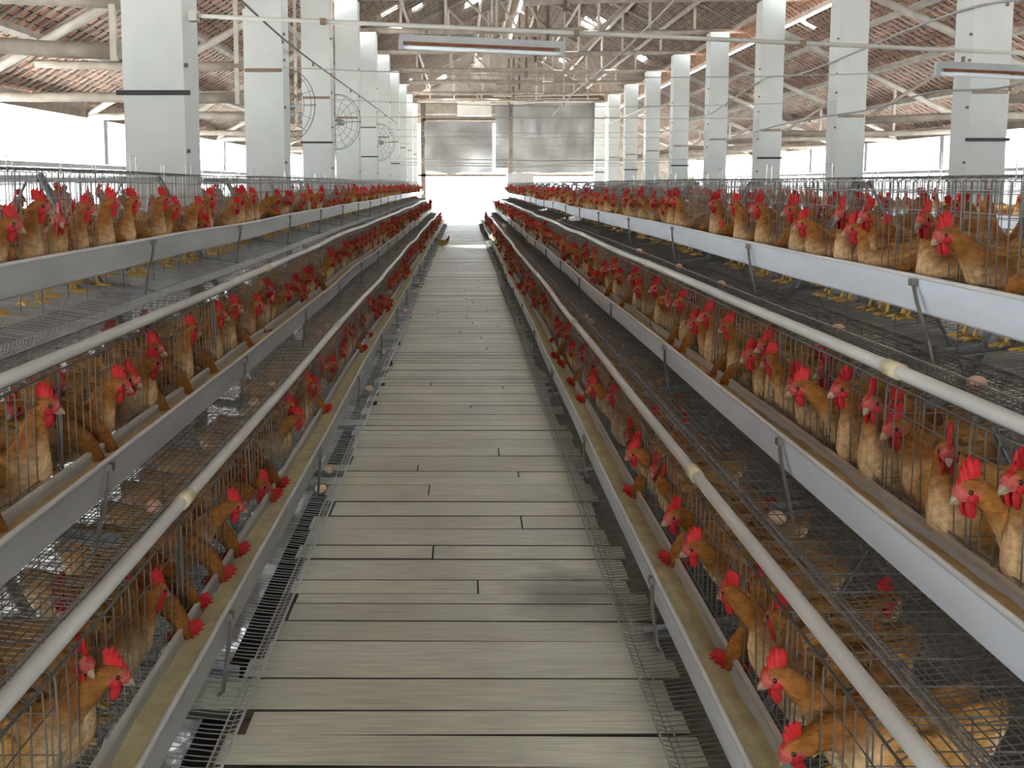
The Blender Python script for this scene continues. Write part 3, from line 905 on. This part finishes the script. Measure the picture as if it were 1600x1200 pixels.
def catmull(p0, p1, p2, p3, t):
    return [0.5 * ((2 * b) + (-a + c) * t + (2 * a - 5 * b + 4 * c - d) * t * t + (-a + 3 * b - 3 * c + d) * t ** 3) for a, b, c, d in zip(p0, p1, p2, p3)]

def hen_geo(pose, yaw=0.0, sub=3, nseg=16, seed=0):
    neck, head = NECKS[pose]
    piv = Vector((.125, 0, 0))
    ctrl = [(x, 0, z, w, h, 0.0) for (x, z, w, h) in BODY]
    nn = len(neck)
    allp = list(neck) + list(head)
    for i, (x, z, w, h) in enumerate(allp):
        f = min(1.0, i / (nn + .5)); a = yaw * f * f if pose != 'feed' else yaw * f * .5
        # chained turning: neck points swing a little, the head swings fully
        if i < nn: q = Vector((x, 0, 0)); q = piv + Matrix.Rotation(a * .7, 3, 'Z') @ (q - piv)
        else:
            hp = Vector((allp[nn][0], 0, 0)) if i >= nn else piv
            base = piv + Matrix.Rotation(yaw * .55 if pose != 'feed' else yaw * .4, 3, 'Z') @ (Vector((allp[nn - 1][0], 0, 0)) - piv)
            a = yaw if pose != 'feed' else yaw * .5
            q = base + Matrix.Rotation(a, 3, 'Z') @ Vector((x - allp[nn - 1][0], 0, 0))
        ctrl.append((q.x, q.y, z, w, h, a))
    mb = MB(); rings = []
    N = len(ctrl)
    for i in range(N - 1):
        p0, p1, p2, p3 = ctrl[max(i - 1, 0)], ctrl[i], ctrl[i + 1], ctrl[min(i + 2, N - 1)]
        for j in range(sub):
            rings.append((catmull(p0, p1, p2, p3, j / sub), i + j / sub))
    rings.append((list(ctrl[-1]), N - 1.0))
    R = len(rings); verts, cols = [], []
    for i, (c, u) in enumerate(rings):
        a_, b_ = rings[max(i - 1, 0)][0], rings[min(i + 1, R - 1)][0]
        t = Vector((b_[0] - a_[0], b_[1] - a_[1], b_[2] - a_[2])).normalized()
        side = Vector((-sin(c[5]), cos(c[5]), 0)); side = (side - t * side.dot(t)).normalized()
        up = t.cross(side)
        for k in range(nseg):
            th = 2 * pi * k / nseg
            cs, sn = cos(th), sin(th)
            w, h = max(c[3], .002), max(c[4], .002)
            rad = 1.0
            if 1 < u < nn + 7: rad += .11 * noise.noise(Vector((u * 2.3 + seed, cs * 2.4, sn * 2.4)))
            p = Vector((c[0], c[1], c[2])) + side * (w * cs * rad) + up * (h * sn * rad)
            verts.append(p)
            nb = len(BODY)
            if u < 2: col = lerp3(TAILC, BUFF, u / 2 - .2)
            elif u < nb - 1:
                col = lerp3(CREAM, BUFF, (sn + .75) / .7)
                col = lerp3(col, lerp3(BUFF, RUST, .35), (sn - .3) * .9)
            elif u < nb + nn - .6:
                f = (u - nb + 1) / (nn * .6)
                front = lerp3(lerp3(BUFF, CREAM, .5), RUST, f * .9 + (sn + .3) * .7)
                col = lerp3(front, RUST, f * 1.1 - .35)
            else:
                v = u - (nb + nn - .6)
                col = lerp3(RUST, FACE, v * .75 - .15 + (.45 if sn < .1 else -.45))
                if v > 1.8: col = FACE
            k2 = 1 + .10 * noise.noise(p * 22 + Vector((seed, 0, 0)))
            cols.append(tuple(x * k2 for x in col))
    fs = []
    for i in range(R - 1):
        for k in range(nseg):
            k2 = (k + 1) % nseg
            fs.append((i * nseg + k, (i + 1) * nseg + k, (i + 1) * nseg + k2, i * nseg + k2))
    fs.append(tuple(range(nseg))); fs.append(tuple((R - 1) * nseg + k for k in range(nseg - 1, -1, -1)))
    mb.add(verts, fs, smooth=True); mb.c = cols
    # head frame
    h0, h2 = Vector(ctrl[len(BODY) + nn][:3]), Vector(ctrl[len(BODY) + nn + 2][:3])
    ax = (h2 - h0).normalized(); ya = ctrl[len(BODY) + nn][5]
    sd = Vector((-sin(ya), cos(ya), 0)); sd = (sd - ax * sd.dot(ax)).normalized(); up = ax.cross(sd)
    fr = Matrix((ax, sd, up)).transposed()
    def T(p): return h0 + fr @ Vector(p)
    return mb, T, fr

def comb_geo(T, seed=0, n=21):
    mb = MB(); vs_ = []; r = random.Random(seed)
    lean = r.uniform(-.010, .010)
    rows = 4
    def top(t):
        env = (.020 + .030 * sin(min(1, t * 1.15 + .12) * pi) ** .8)
        return env + .017 * (1 - 2 * abs((t * 5.0) % 1.0 - .5) - .55) * min(1, t * 4)
    for sgn in (1, -1):
        for j in range(rows):
            f = j / (rows - 1)
            for i in range(n):
                t = i / (n - 1)
                x = -.032 + .072 * t + (-.012 * f)
                zb = .021 - .012 * max(0, t - .6) / .4
                z = zb + (top(t) * .92) * f
                th = .0062 * (1 - .72 * f) * (sin(pi * min(max(t, .04), .96))) ** .4
                y = sgn * th + lean * f * f + .004 * f * sin(t * 7 + seed)
                vs_.append(T((x, y, z)))
    K = rows * n; fs = []
    for j in range(rows - 1):
        for i in range(n - 1):
            a = j * n + i
            fs.append((a, a + n, a + n + 1, a + 1)); fs.append((K + a, K + a + 1, K + a + n + 1, K + a + n))
    for i in range(n - 1):
        a = (rows - 1) * n + i; fs.append((a, K + a, K + a + 1, a + 1))
    for j in range(rows - 1):
        fs.append((j * n, K + j * n, K + (j + 1) * n, (j + 1) * n)); e = n - 1
        fs.append((j * n + e, (j + 1) * n + e, K + (j + 1) * n + e, K + j * n + e))
    mb.add(vs_, fs, smooth=True)
    return mb

def leg_geo(sgn):
    mb = MB()
    hip = Vector((-.005, sgn * .045, .135)); hock = Vector((-.02, sgn * .045, .088)); foot = Vector((.005, sgn * .045, .012))
    mb.tube([hip + Vector((0, 0, .02)), hip, hock], [.034, .029, .011], 8, mat=1)
    mb.tube([hock, hock.lerp(foot, .5), foot], [.0085, .0070, .0075], 7)
    for (a, l) in ((0, .058), (.55, .050), (-.55, .050), (pi - sgn * .3, .028)):
        d = Vector((cos(a), sin(a), 0))
        mb.tube([foot, foot + d * l * .55 + Vector((0, 0, -.003)), foot + d * l + Vector((0, 0, -.008))], [.0068, .0058, .0028], 6)
    return mb

def wing_geo(sgn):
    mb = MB(); pts = []; n, m_ = 10, 8; vs_, cols = [], []
    for i in range(n + 1):
        t = i / n; x = .075 - .235 * t
        hw = .066 * (sin(pi * min(.99, (t * .88 + .10))) ** .75); zc = .215 + .016 * t
        for k in range(m_):
            a = 2 * pi * k / m_
            yb = .074 - .055 * max(0, t - .35) + .012 * sin(pi * t)
            y = yb + .016 * cos(a) * (1 - .5 * t); z = zc + hw * sin(a)
            y -= .45 * max(0, abs(z - .2) - .02) ** 1.0 * .7
            vs_.append(Vector((x, sgn * y, z)))
            cols.append(lerp3(lerp3(RUST, BUFF, .6), BUFF, abs(sin(t * 9)) if t < .5 else .3 + .5 * sin(a * 3)))
    fs = []
    for i in range(n):
        for k in range(m_):
            k2 = (k + 1) % m_
            fs.append((i * m_ + k, (i + 1) * m_ + k, (i + 1) * m_ + k2, i * m_ + k2))
    fs.append(tuple(range(m_))); fs.append(tuple(n * m_ + k for k in range(m_)))
    mb.add(vs_, fs, smooth=True); mb.c = cols
    return mb

def leg_mesh(sgn):
    return leg_geo(sgn).mesh('leg', [M['leg'], thigh])
thigh = mat('thigh_down', (.62, .36, .13), .9, var=.15, scale=30, rnd=.1)
LEGS = [leg_mesh(1), leg_mesh(-1)]
WINGS = [wing_geo(s).mesh('wing', M['feather'], True) for s in (1, -1)]

HEN = {}
def hen_kit(pose, yawd):
    key = (pose, yawd)
    if key in HEN: return HEN[key]
    sd = len(HEN) * 3.7
    mb, T, fr = hen_geo(pose, radians(yawd), 3, 18, sd)
    kit = {'body': mb.mesh('hen_body', M['feather'], True)}
    kit['comb'] = comb_geo(T, len(HEN)).mesh('comb', M['comb'])
    kit['wattle'] = []
    for s in (1, -1):
        w = MB(); w.ball(T((.017, s * .010, -.036)), (.014, .0055, .024), 8, 7, rot=fr); w.ball(T((.010, s * .021, -.010)), (.015, .006, .014), 8, 6, rot=fr)
        kit['wattle'].append(w.mesh('wattle', M['wattle']))
    b = MB()
    b.tube([T((.030, 0, -.003)), T((.041, 0, -.003)), T((.051, 0, -.009)), T((.055, 0, -.015))], [.0108, .0085, .0048, .0012], 8)
    b.tube([T((.030, 0, -.011)), T((.040, 0, -.0135)), T((.048, 0, -.0155))], [.008, .006, .002], 8)
    kit['beak'] = b.mesh('beak', M['beak'])
    kit['eye'] = []
    for s in (1, -1):
        e = MB(); e.ball(T((.013, s * .0235, .006)), (.0062, .0035, .0062), 10, 7, rot=fr); kit['eye'].append(e.mesh('eye', M['eye']))
    # one-mesh versions for hens too small to show parts, and for the mass
    for nm, sub, ns in (('mid', 2, 12), ('low', 1, 7)):
        m2, T2, fr2 = hen_geo(pose, radians(yawd), sub, ns, sd)
        def addc(o, c):
            i = len(m2.c); m2.add(o.v, o.f, c, 0, True)
        addc(comb_geo(T2, len(HEN), 11 if nm == 'mid' else 5), (.46, .018, .018))
        for s in (1, -1):
            w = MB(); w.ball(T2((.017, s * .010, -.034)), (.015, .006, .025), 5, 4, rot=fr2); addc(w, (.38, .014, .022))
        b = MB(); b.tube([T2((.030, 0, -.003)), T2((.060, 0, -.013))], [.012, .001], 5); addc(b, (.30, .21, .13))
        if nm == 'mid':
            for s in (1, -1): 
                e = MB(); e.ball(T2((.013, s * .0235, .006)), (.0062, .0035, .0062), 6, 4, rot=fr2); addc(e, (.03, .012, .006))
                lg = leg_geo(s); addc(lg, (.70, .45, .13))
        else:
            for s in (1, -1): addc(MB().tube([(-.01, s * .045, .14), (0, s * .045, .01), (.05, s * .045, .004)], [.025, .008, .004], 4), (.70, .45, .13))
        kit[nm] = m2.mesh('hen_whole', M['feather'], True) if nm == 'mid' else m2
    HEN[key] = kit
    return kit
YAWS = (0, 35, -35, 75, -75)

HENS = []   # (side, lev, rear, Y, offset behind rim, heading, pose, yaw, scale)
def hen(side, lev, Y, off, turn, pose, yaw, sc=1.0, rear=False, lift=0.0):
    HENS.append(dict(side=side, lev=lev, Y=Y, off=off, turn=turn, pose=pose, yaw=yaw, sc=sc, rear=rear, lift=lift))

# hens seen clearly in the photo: (image column of the head, pose, head turn, body turn)
# turn: degrees from facing the aisle; positive = towards the far end
FWD = {'alert': .19, 'reach': .29, 'dip': .295, 'feed': .272, 'low': .22}
OFF = {'alert': .285, 'reach': .315, 'dip': .34, 'feed': .355, 'low': .29}
def at_head(side, lev, px, pose, yaw=0, turn=0, sc=1.0, off=None):
    s = 1 if side == 'right' else -1
    X, h = TIERS[(side, lev)]
    off = (OFF[pose] - (.03 if lev == 'top' and pose != 'feed' else 0)) if off is None else off
    ho = off - FWD[pose] * sc * cos(radians(turn))
    zh = {'alert': .42, 'reach': .38, 'dip': .24, 'feed': .12, 'low': .37}[pose] - .2 + TRAY[lev]
    Yh = depth_at(px, s * (X + ho), h - zh)
    Y = Yh - FWD[pose] * sc * sin(radians(turn))
    hen(side, lev, Y, off, turn, pose, yaw, sc)
A = at_head
# right top
for a in ((1560, 'feed', 0, -8), (1468, 'reach', 0, -12), (1432, 'alert', 35, 5), (1350, 'alert', 0, -25), (1326, 'low', 0, 10), (1303, 'alert', 35, -5), (1290, 'feed', 0, 10), (1248, 'low', 0, 0), (1232, 'alert', 0, 8),
          (1205, 'feed', 0, 0), (1180, 'alert', 0, -10), (1163, 'feed', 0, 5), (1145, 'alert', -35, 0), (1113, 'alert', 0, 0), (1088, 'feed', 0, 0), (1070, 'feed', 0, 0), (1052, 'alert', 0, 10), (1040, 'alert', 35, 0), (1015, 'feed', 0, 0), (996, 'alert', 0, -5), (976, 'alert', 0, 0), (960, 'feed', 0, 0), (945, 'alert', 35, 0), (931, 'low', 0, 0), (913, 'alert', 0, 0)):
    A('right', 'top', a[0], a[1], a[2], a[3])
# right middle
for a in ((1578, 'alert', 0, -22), (1500, 'reach', 0, -10), (1395, 'low', 75, 60), (1308, 'alert', 0, -8), (1286, 'alert', 75, 55), (1240, 'reach', 0, 10), (1200, 'alert', -35, -30), (1166, 'low', 0, -12), (1128, 'feed', 0, 0), (1112, 'feed', 0, 12), (1100, 'alert', 0, 0), (1080, 'low', 0, 0), (1135, 'alert', -35, -10),
          (1060, 'alert', 0, 0), (1045, 'feed', 0, 0), (1021, 'alert', 0, -6), (993, 'low', 0, 0), (987, 'alert', 0, 0), (970, 'feed', 0, 0), (957, 'alert', 0, 0), (940, 'low', 35, 0), (927, 'alert', -35, 0)):
    A('right', 'middle', a[0], a[1], a[2], a[3])
# right bottom
for a in ((1214, 'dip', 0, -6), (1186, 'reach', 0, -6), (1200, 'alert', -75, -15), (1128, 'feed', 0, -4), (1158, 'alert', -75, 5), (1114, 'reach', -35, 10), (1064, 'reach', 0, -4), (1042, 'feed', 0, 0), (1010, 'low', 75, 30), (977, 'reach', 0, -10), (985, 'feed', 0, 0), (981, 'low', 0, 5), (950, 'alert', 0, 0), (916, 'reach', 0, -8), (908, 'feed', 0, 0), (917, 'low', 0, 0), (893, 'feed', 0, 0), (905, 'alert', 0, 0)):
    A('right', 'bottom', a[0], a[1], a[2], a[3])
# left top
for a in ((28, 'low', 0, 12), (70, 'alert', 0, 18), (112, 'low', -35, -20), (182, 'alert', 0, 14), (205, 'feed', 0, 0), (214, 'alert', 0, 25), (262, 'alert', 0, 22), (281, 'low', 0, 10), (245, 'feed', 0, 0), (335, 'alert', 0, 0), (318, 'low', 35, 5), (358, 'feed', 0, 0), (380, 'alert', 35, 0), (398, 'alert', 0, 10), (300, 'feed', 0, 0)):
    A('left', 'top', a[0], a[1], a[2], a[3])
# left middle
for a in ((82, 'alert', 0, 14), (8, 'feed', 0, 0), (160, 'feed', 0, 8), (180, 'feed', 0, -4), (197, 'low', 0, 18), (262, 'feed', 0, 4), (300, 'feed', 0, 0), (248, 'alert', 0, 10), (235, 'low', 75, -30), (305, 'alert', 35, 0), (350, 'alert', 0, 8), (372, 'alert', 0, 0), (395, 'feed', 0, 0), (410, 'low', 0, 0), (340, 'feed', 0, 0), (425, 'alert', -35, 10)):
    A('left', 'middle', a[0], a[1], a[2], a[3])
# left bottom
for a in ((208, 'reach', 0, 8), (160, 'alert', -35, -6), (235, 'alert', 75, 20), (303, 'feed', 0, 0), (355, 'feed', 0, 6), (378, 'feed', 0, 0), (385, 'reach', 0, 10), (270, 'low', 35, 15), (430, 'feed', 0, 0), (440, 'feed', 0, 6), (478, 'reach', 0, 0), (500, 'low', 0, 0), (487, 'alert', 35, 0), (460, 'alert', 0, 0), (510, 'feed', 0, 0)):
    A('left', 'bottom', a[0], a[1], a[2], a[3])

# fill the rest of every tier the same way
rf = random.Random(21)
for (side, lev) in TIERS:
    have = sorted(h_['Y'] for h_ in HENS if h_['side'] == side and h_['lev'] == lev)
    far0 = have[-1]
    ystart = {'top': 3.0, 'middle': 2.2, 'bottom': 2.1}[lev]
    # second rank behind the ones at the trough
    y = ystart
    while y < far0:
        if rf.random() < .45: hen(side, lev, y + rf.uniform(-.05, .05), rf.uniform(.36, .40), rf.choice((80, -80, 100, -100, 60, -60)), rf.choice(('low', 'low', 'alert')), rf.choice(YAWS), rf.uniform(.9, 1.0))
        y += .38
    # gaps
    for a, b in zip(have, have[1:]):
        g = b - a
        while g > .38:
            a += .22 + rf.uniform(-.02, .03); g = b - a
            pose = rf.choice(('feed', 'alert', 'low', 'reach', 'dip'))
            hen(side, lev, a, OFF[pose] + rf.uniform(-.02, .02), rf.uniform(-20, 20), pose, rf.choice(YAWS), rf.uniform(.94, 1.05))
    y = far0 + .2
    while y < YEND - .2:
        pose = rf.choice(('feed', 'alert', 'low', 'reach', 'alert', 'dip', 'reach'))
        hen(side, lev, y, OFF[pose] + rf.uniform(-.02, .02), rf.uniform(-25, 25), pose, rf.choice(YAWS), rf.uniform(.93, 1.05))
        y += rf.uniform(.15, .24)
# rear-facing top cages, seen through the wire
for side in ('right', 'left'):
    y = 3.3
    while y < YEND - 1:
        pose = rf.choice(('alert', 'low', 'alert'))
        hen(side, 'top', y, rf.uniform(.27, .34), rf.uniform(-60, 60) + rf.choice((0, 0, 180)), pose, rf.choice(YAWS), rf.uniform(.95, 1.06), rear=True)
        y += rf.uniform(.17, .30)

y = 3.5
while y < YEND - 1:
    pose = rf.choice(('alert', 'low', 'feed'))
    hen('right', 'top', y, OFF[pose], rf.uniform(-60, 60), pose, rf.choice(YAWS), 1, rear=2); y += rf.uniform(.17, .3)

def hen_place(h_):
    s = 1 if h_['side'] == 'right' else -1
    dz = floor_dz(h_['off']) + h_['lift'] + TRAY[h_['lev']]
    p = P(h_['side'], h_['lev'], h_['off'], h_['Y'], dz)
    face = pi if s > 0 else 0.0          # towards the aisle
    rot = face - s * radians(h_['turn'])
    if h_['rear'] == 2: p.x += 4.75 - 1.41; return p, rot, h_['sc'] * .97
    if h_['rear']:
        c = REAR[h_['side']]; p.x = 2 * c - p.x; rot = pi - rot
    return p, rot, h_['sc'] * (.97 if h_['lev'] == 'top' else .96 if h_['lev'] == 'middle' else .90)
for h_ in HENS: h_['d'] = h_['Y'] + (60 if h_['rear'] == 2 else 2.5 if h_['rear'] else 0) + (1.2 if h_['off'] > .352 else 0)
HENS.sort(key=lambda q: q['d'])
SOLO = HENS[:298]; MASS = HENS[298:]
PARTED = 120
PH = {'alert': 'head raised', 'dip': 'head lowered over the trough', 'reach': 'neck stretched out over the trough', 'feed': 'head down in the trough', 'low': 'neck drawn in'}
from collections import defaultdict
rows = defaultdict(list)
for i, h_ in enumerate(SOLO):
    h_['i'] = i; rows[(h_['side'], h_['lev'], h_['rear'])].append(h_)
for key, lst in rows.items():
    lst.sort(key=lambda q: q['Y'])
    for n_, h_ in enumerate(lst): h_['ord'] = ordinal(n_ + 1)
for h_ in SOLO:
    kit = hen_kit(h_['pose'], h_['yaw'])
    p, rot, sc = hen_place(h_)
    full = h_['i'] < PARTED
    o = link('hen', kit['body'] if full else kit['mid'])
    o.location = p; o.rotation_euler = (0, 0, rot); o.scale = (sc, sc, sc)
    if full:
        link('comb', kit['comb'], o); link('beak', kit['beak'], o)
        for m_ in kit['wattle']: link('wattle', m_, o)
        for m_ in kit['eye']: link('eye', m_, o)
        for m_ in LEGS: link('leg', m_, o)
        for m_ in WINGS: link('wing', m_, o)
    tier = ('%s %s tier' % (h_['side'], h_['lev'])) if not h_['rear'] else 'rear-facing top cages, %s row' % h_['side']
    tag(o, 'buff hen, %s, %s from near end of %s' % (PH[h_['pose']], h_['ord'], tier), 'hen', 'caged hens in the %s %s tier' % (h_['side'], h_['lev']))
mass = MB()
for h_ in MASS:
    b = hen_kit(h_['pose'], h_['yaw'])['low']
    p, rot, sc = hen_place(h_)
    mm = Matrix.Translation(p) @ Matrix.Rotation(rot, 4, 'Z') @ Matrix.Scale(sc, 4)
    k = rf.uniform(.85, 1.15)
    base = len(mass.v)
    mass.v.extend([tuple(mm @ Vector(v)) for v in b.v]); mass.c.extend([tuple(x * k for x in c) for c in b.c])
    mass.f.extend([tuple(i + base for i in f) for f in b.f]); mass.m.extend([0] * len(b.f)); mass.sm.extend([True] * len(b.f))
if mass.v:
    tag(mass.build('hens_far', M['feather'], color=True), 'distant red-combed hens filling the far cages', 'hens', kind='stuff')

# a hen loose on the boards and one standing high on the left cages
kit = hen_kit('low', 35)
o = link('hen', kit['mid']); Yl = EYE * F / (388 - VY); o.location = ((692 - VX) * Yl / F, Yl, .0); o.rotation_euler = (0, 0, radians(20)); o.scale = (.75, .75, .7)
tag(o, 'loose hen sitting on the boards at the far end of the aisle', 'hen')

# ================================================================== EGGS
em = MB()
vs_ = []
em.ball((0, 0, 0), (.0215, .0215, .0285), 14, 10)
em.v = [(x * (1 - .10 * (z / .0285)), y * (1 - .10 * (z / .0285)), z) for (x, y, z) in em.v]
EGG = em.mesh('egg', M['egg'])
re_ = random.Random(3)
def egg(side, lev, px, label, o=-.055, Y=None):
    X, h = TIERS[(side, lev)]; s = 1 if side == 'right' else -1
    Y = depth_at(px, s * (X + o), h + .18) if Y is None else Y
    e = link('egg', EGG); p = P(side, lev, o, Y, floor_dz(o) + TRAY[lev] + .0235)
    e.location = p; e.rotation_euler = (pi / 2 + re_.uniform(-.2, .2), 0, re_.uniform(0, 3))
    tag(e, label, 'egg', 'eggs on the wire trays')
for (sd, lv, pxs) in (('right', 'top', (1528, 1310, 1128, 1062, 998)), ('right', 'middle', (1215, 925, 918)), ('left', 'middle', (240, 398, 425, 500, 512)), ('left', 'bottom', (500, 514, 578, 600, 622, 634, 648, 655))):
    for n_, px in enumerate(pxs):
        egg(sd, lv, px, 'brown egg on the wire tray of the %s %s tier, %s from the near end' % (sd, lv, ordinal(n_ + 1)), o=-.055 if lv != 'bottom' else re_.uniform(-.06, -.02))

# ================================================================== OVERHEAD: conduits, lamps, cables, fans
def ztop(py, Y): return EYE + (VY - py) * Y / F
YC = 8.1
xa, xb = (306 - VX) * YC / F, 6.3
za = ztop(25, YC) - .035; slope = -(57 / 1290)
def zc(x): return za + slope * (x - xa)
o = empty('conduit', (xa, YC, za))
mb = MB(); mb.tube([(0, 0, 0), (xb - xa, .0, zc(xb) - za)], .017, 8); mb.build('pipe', M['conduit'], o)
mb = MB(); mb.box((.03, .02, 0), (.06, .10, .08)); mb.build('bracket', M['conduit'], o)
for x in (1.0, 2.9, 4.6): 
    mb = MB(); mb.box((x, 0, slope * x), (.04, .045, .045)); mb.build('clip', M['brown'], o)
tag(o, 'long pale conduit crossing the aisle overhead, carrying the tube lamps', 'conduit')
def lamp(px0, label, hang):
    x0 = (px0 - VX) * YC / F
    o = empty('tube_lamp', (x0, YC, zc(x0) - hang - .04)); o.rotation_euler = (0, math.atan(-slope) , 0)
    mb = MB(); mb.box((.62, 0, .045), (1.24, .055, .05)); mb.build('batten', M['fix'], o)
    mb = MB(); mb.box((.62, -.002, .012), (1.10, .045, .018)); mb.build('rusty_tray', M['rust'], o)
    mb = MB(); mb.tube([(.03, -.01, -.022), (1.21, -.01, -.022)], .0165, 10); mb.build('glass_tube', M['tube'], o)
    for x in (.012, 1.228):
        mb = MB(); mb.box((x, -.005, .0), (.035, .05, .085)); mb.build('end_holder', M['fix'], o)
    for x in (.2, 1.05):
        mb = MB(); mb.box((x, 0, .085), (.02, .02, .06)); mb.build('hanger', M['brown'], o)
    tag(o, label, 'lamp')
lamp(626, 'fluorescent tube lamp hanging above the aisle, near the middle', .10)
lamp(1448, 'fluorescent tube lamp hanging before the nearest right column', .12)

for k, Y in enumerate(CY[1:7], 1):
    zl = EYE + (1.34 if k > 1 else 1.36); r = .012 if k in (3, 5) else .006
    mb = MB()
    pts = []
    for i in range(13):
        t = i / 12; x = LX + (RX - LX) * t
        pts.append((x, Y - .03, zl + (.0 if k in (3, 5) else -.10 * sin(pi * t)) - .03 * t))
    mb.tube(pts, r, 6)
    tag(mb.build('overhead_line', M['conduit'] if k in (3, 5) else M['cable']), '%s strung across the aisle between columns, %s from the near end' % ('pale conduit' if k in (3, 5) else 'thin wire', ordinal(k)), 'overhead line')
    if k in (4, 6, 5):
        mb = MB(); mb.tube([(LX, Y - .04, EYE + .62), (2.0, Y - .05, EYE + .56), (RX, Y - .04, EYE + .60)], .011, 6)
        tag(mb.build('overhead_line', M['conduit']), 'low pale rod across the far part of the shed, %s from the near end' % ordinal({4: 1, 5: 2, 6: 3}[k]), 'overhead line')

def cable(name, X, pix, r, m_, label, hooks=0, dip=0):
    o = empty(name); pts = []
    for (px, py) in pix:
        Y = F * X / (px - VX); pts.append(Vector((X, Y, ztop(py, Y))))
    # smooth
    sm = []
    for i in range(len(pts) - 1):
        p0, p1, p2, p3 = pts[max(i - 1, 0)], pts[i], pts[i + 1], pts[min(i + 2, len(pts) - 1)]
        for j in range(6): sm.append(Vector(catmull(p0, p1, p2, p3, j / 6)))
    sm.append(pts[-1])
    o.location = sm[0]
    mb = MB(); mb.tube([p - sm[0] for p in sm], r, 6); mb.build('cord', m_, o)
    for i in range(hooks):
        q = sm[int((i + .5) / hooks * (len(sm) - 1))] - sm[0]
        mb = MB(); mb.box(q + Vector((0, 0, -.03)), (.025, .03, .05)); mb.build('tie', M['brown'], o)
    tag(o, label, 'cable')
cable('cable', -1.95, ((352, -30), (378, 2), (448, 66), (505, 110), (572, 158), (622, 195)), .011, M['cable_d'], 'dark cable sloping past the left columns overhead', 6)
cable('cable', 5.95, ((1640, -4), (1600, 5), (1500, 20), (1400, 55), (1330, 85), (1240, 120), (1190, 126), (1150, 150), (1108, 178), (1082, 186)), .016, M['cable'], 'thick grey cable looping along the right columns', 3)
cable('cable', 5.98, ((1640, 120), (1600, 128), (1540, 142), (1440, 148), (1360, 172), (1270, 186), (1200, 200), (1130, 222)), .013, M['cable'], 'lower grey cable drooping along the right columns', 2)
cable('cable', 2.2, ((1075, -22), (1053, 2), (1000, 55), (962, 92), (925, 122), (890, 152), (862, 182)), .013, M['cable'], 'twisted pale cable running down the middle of the shed roof', 5)
cable('cable', 5.9, ((1010, 168), (960, 190), (930, 202), (905, 220), (880, 242), (850, 246)), .022, M['cable'], 'far pale cable sagging before the end wall', 3)

def fan(k):
    Y = CY[k] + CW + .75
    o = empty('circulation_fan', (-2.16 if k != 1 else -2.30, Y, EYE + (1.05 if k > 1 else 1.0))); o.rotation_euler = (0, 0, radians(-28))
    g = MB()
    for r_ in (.47, .455):
        g.tube([(r_ * cos(a), -.03 if r_ > .46 else -.09, r_ * sin(a)) for a in [2 * pi * i / 40 for i in range(40)]], .0055 if r_ > .46 else .0035, 5, closed=True)
    for r_ in (.12, .24, .35): g.tube([(r_ * cos(a), -.10, r_ * sin(a)) for a in [2 * pi * i / 28 for i in range(28)]], .0035, 4, closed=True)
    for i in range(16):
        a = 2 * pi * i / 16; g.tube([(.05 * cos(a), -.10, .05 * sin(a)), (.36 * cos(a), -.10, .36 * sin(a)), (.47 * cos(a), -.03, .47 * sin(a))], .0035, 4)
    g.build('guard', M['cable_d'], o)
    b = MB(); b.tube([(0, -.05, 0), (0, .12, 0)], .055, 10); b.build('motor', M['angle'], o)
    b = MB(); b.beam((-.46, .0, 0), (.46, .0, 0), .02, .02); b.beam((-.2, .0, -.0), (-.1, -.70, 0), .03, .03); b.build('bracket', M['angle'], o)
    tag(o, 'wire-guarded fan half hidden behind the %s white column of the left line' % ordinal(k + 1), 'fan', 'fans behind the left columns')
for k in (1, 2, 4): fan(k)
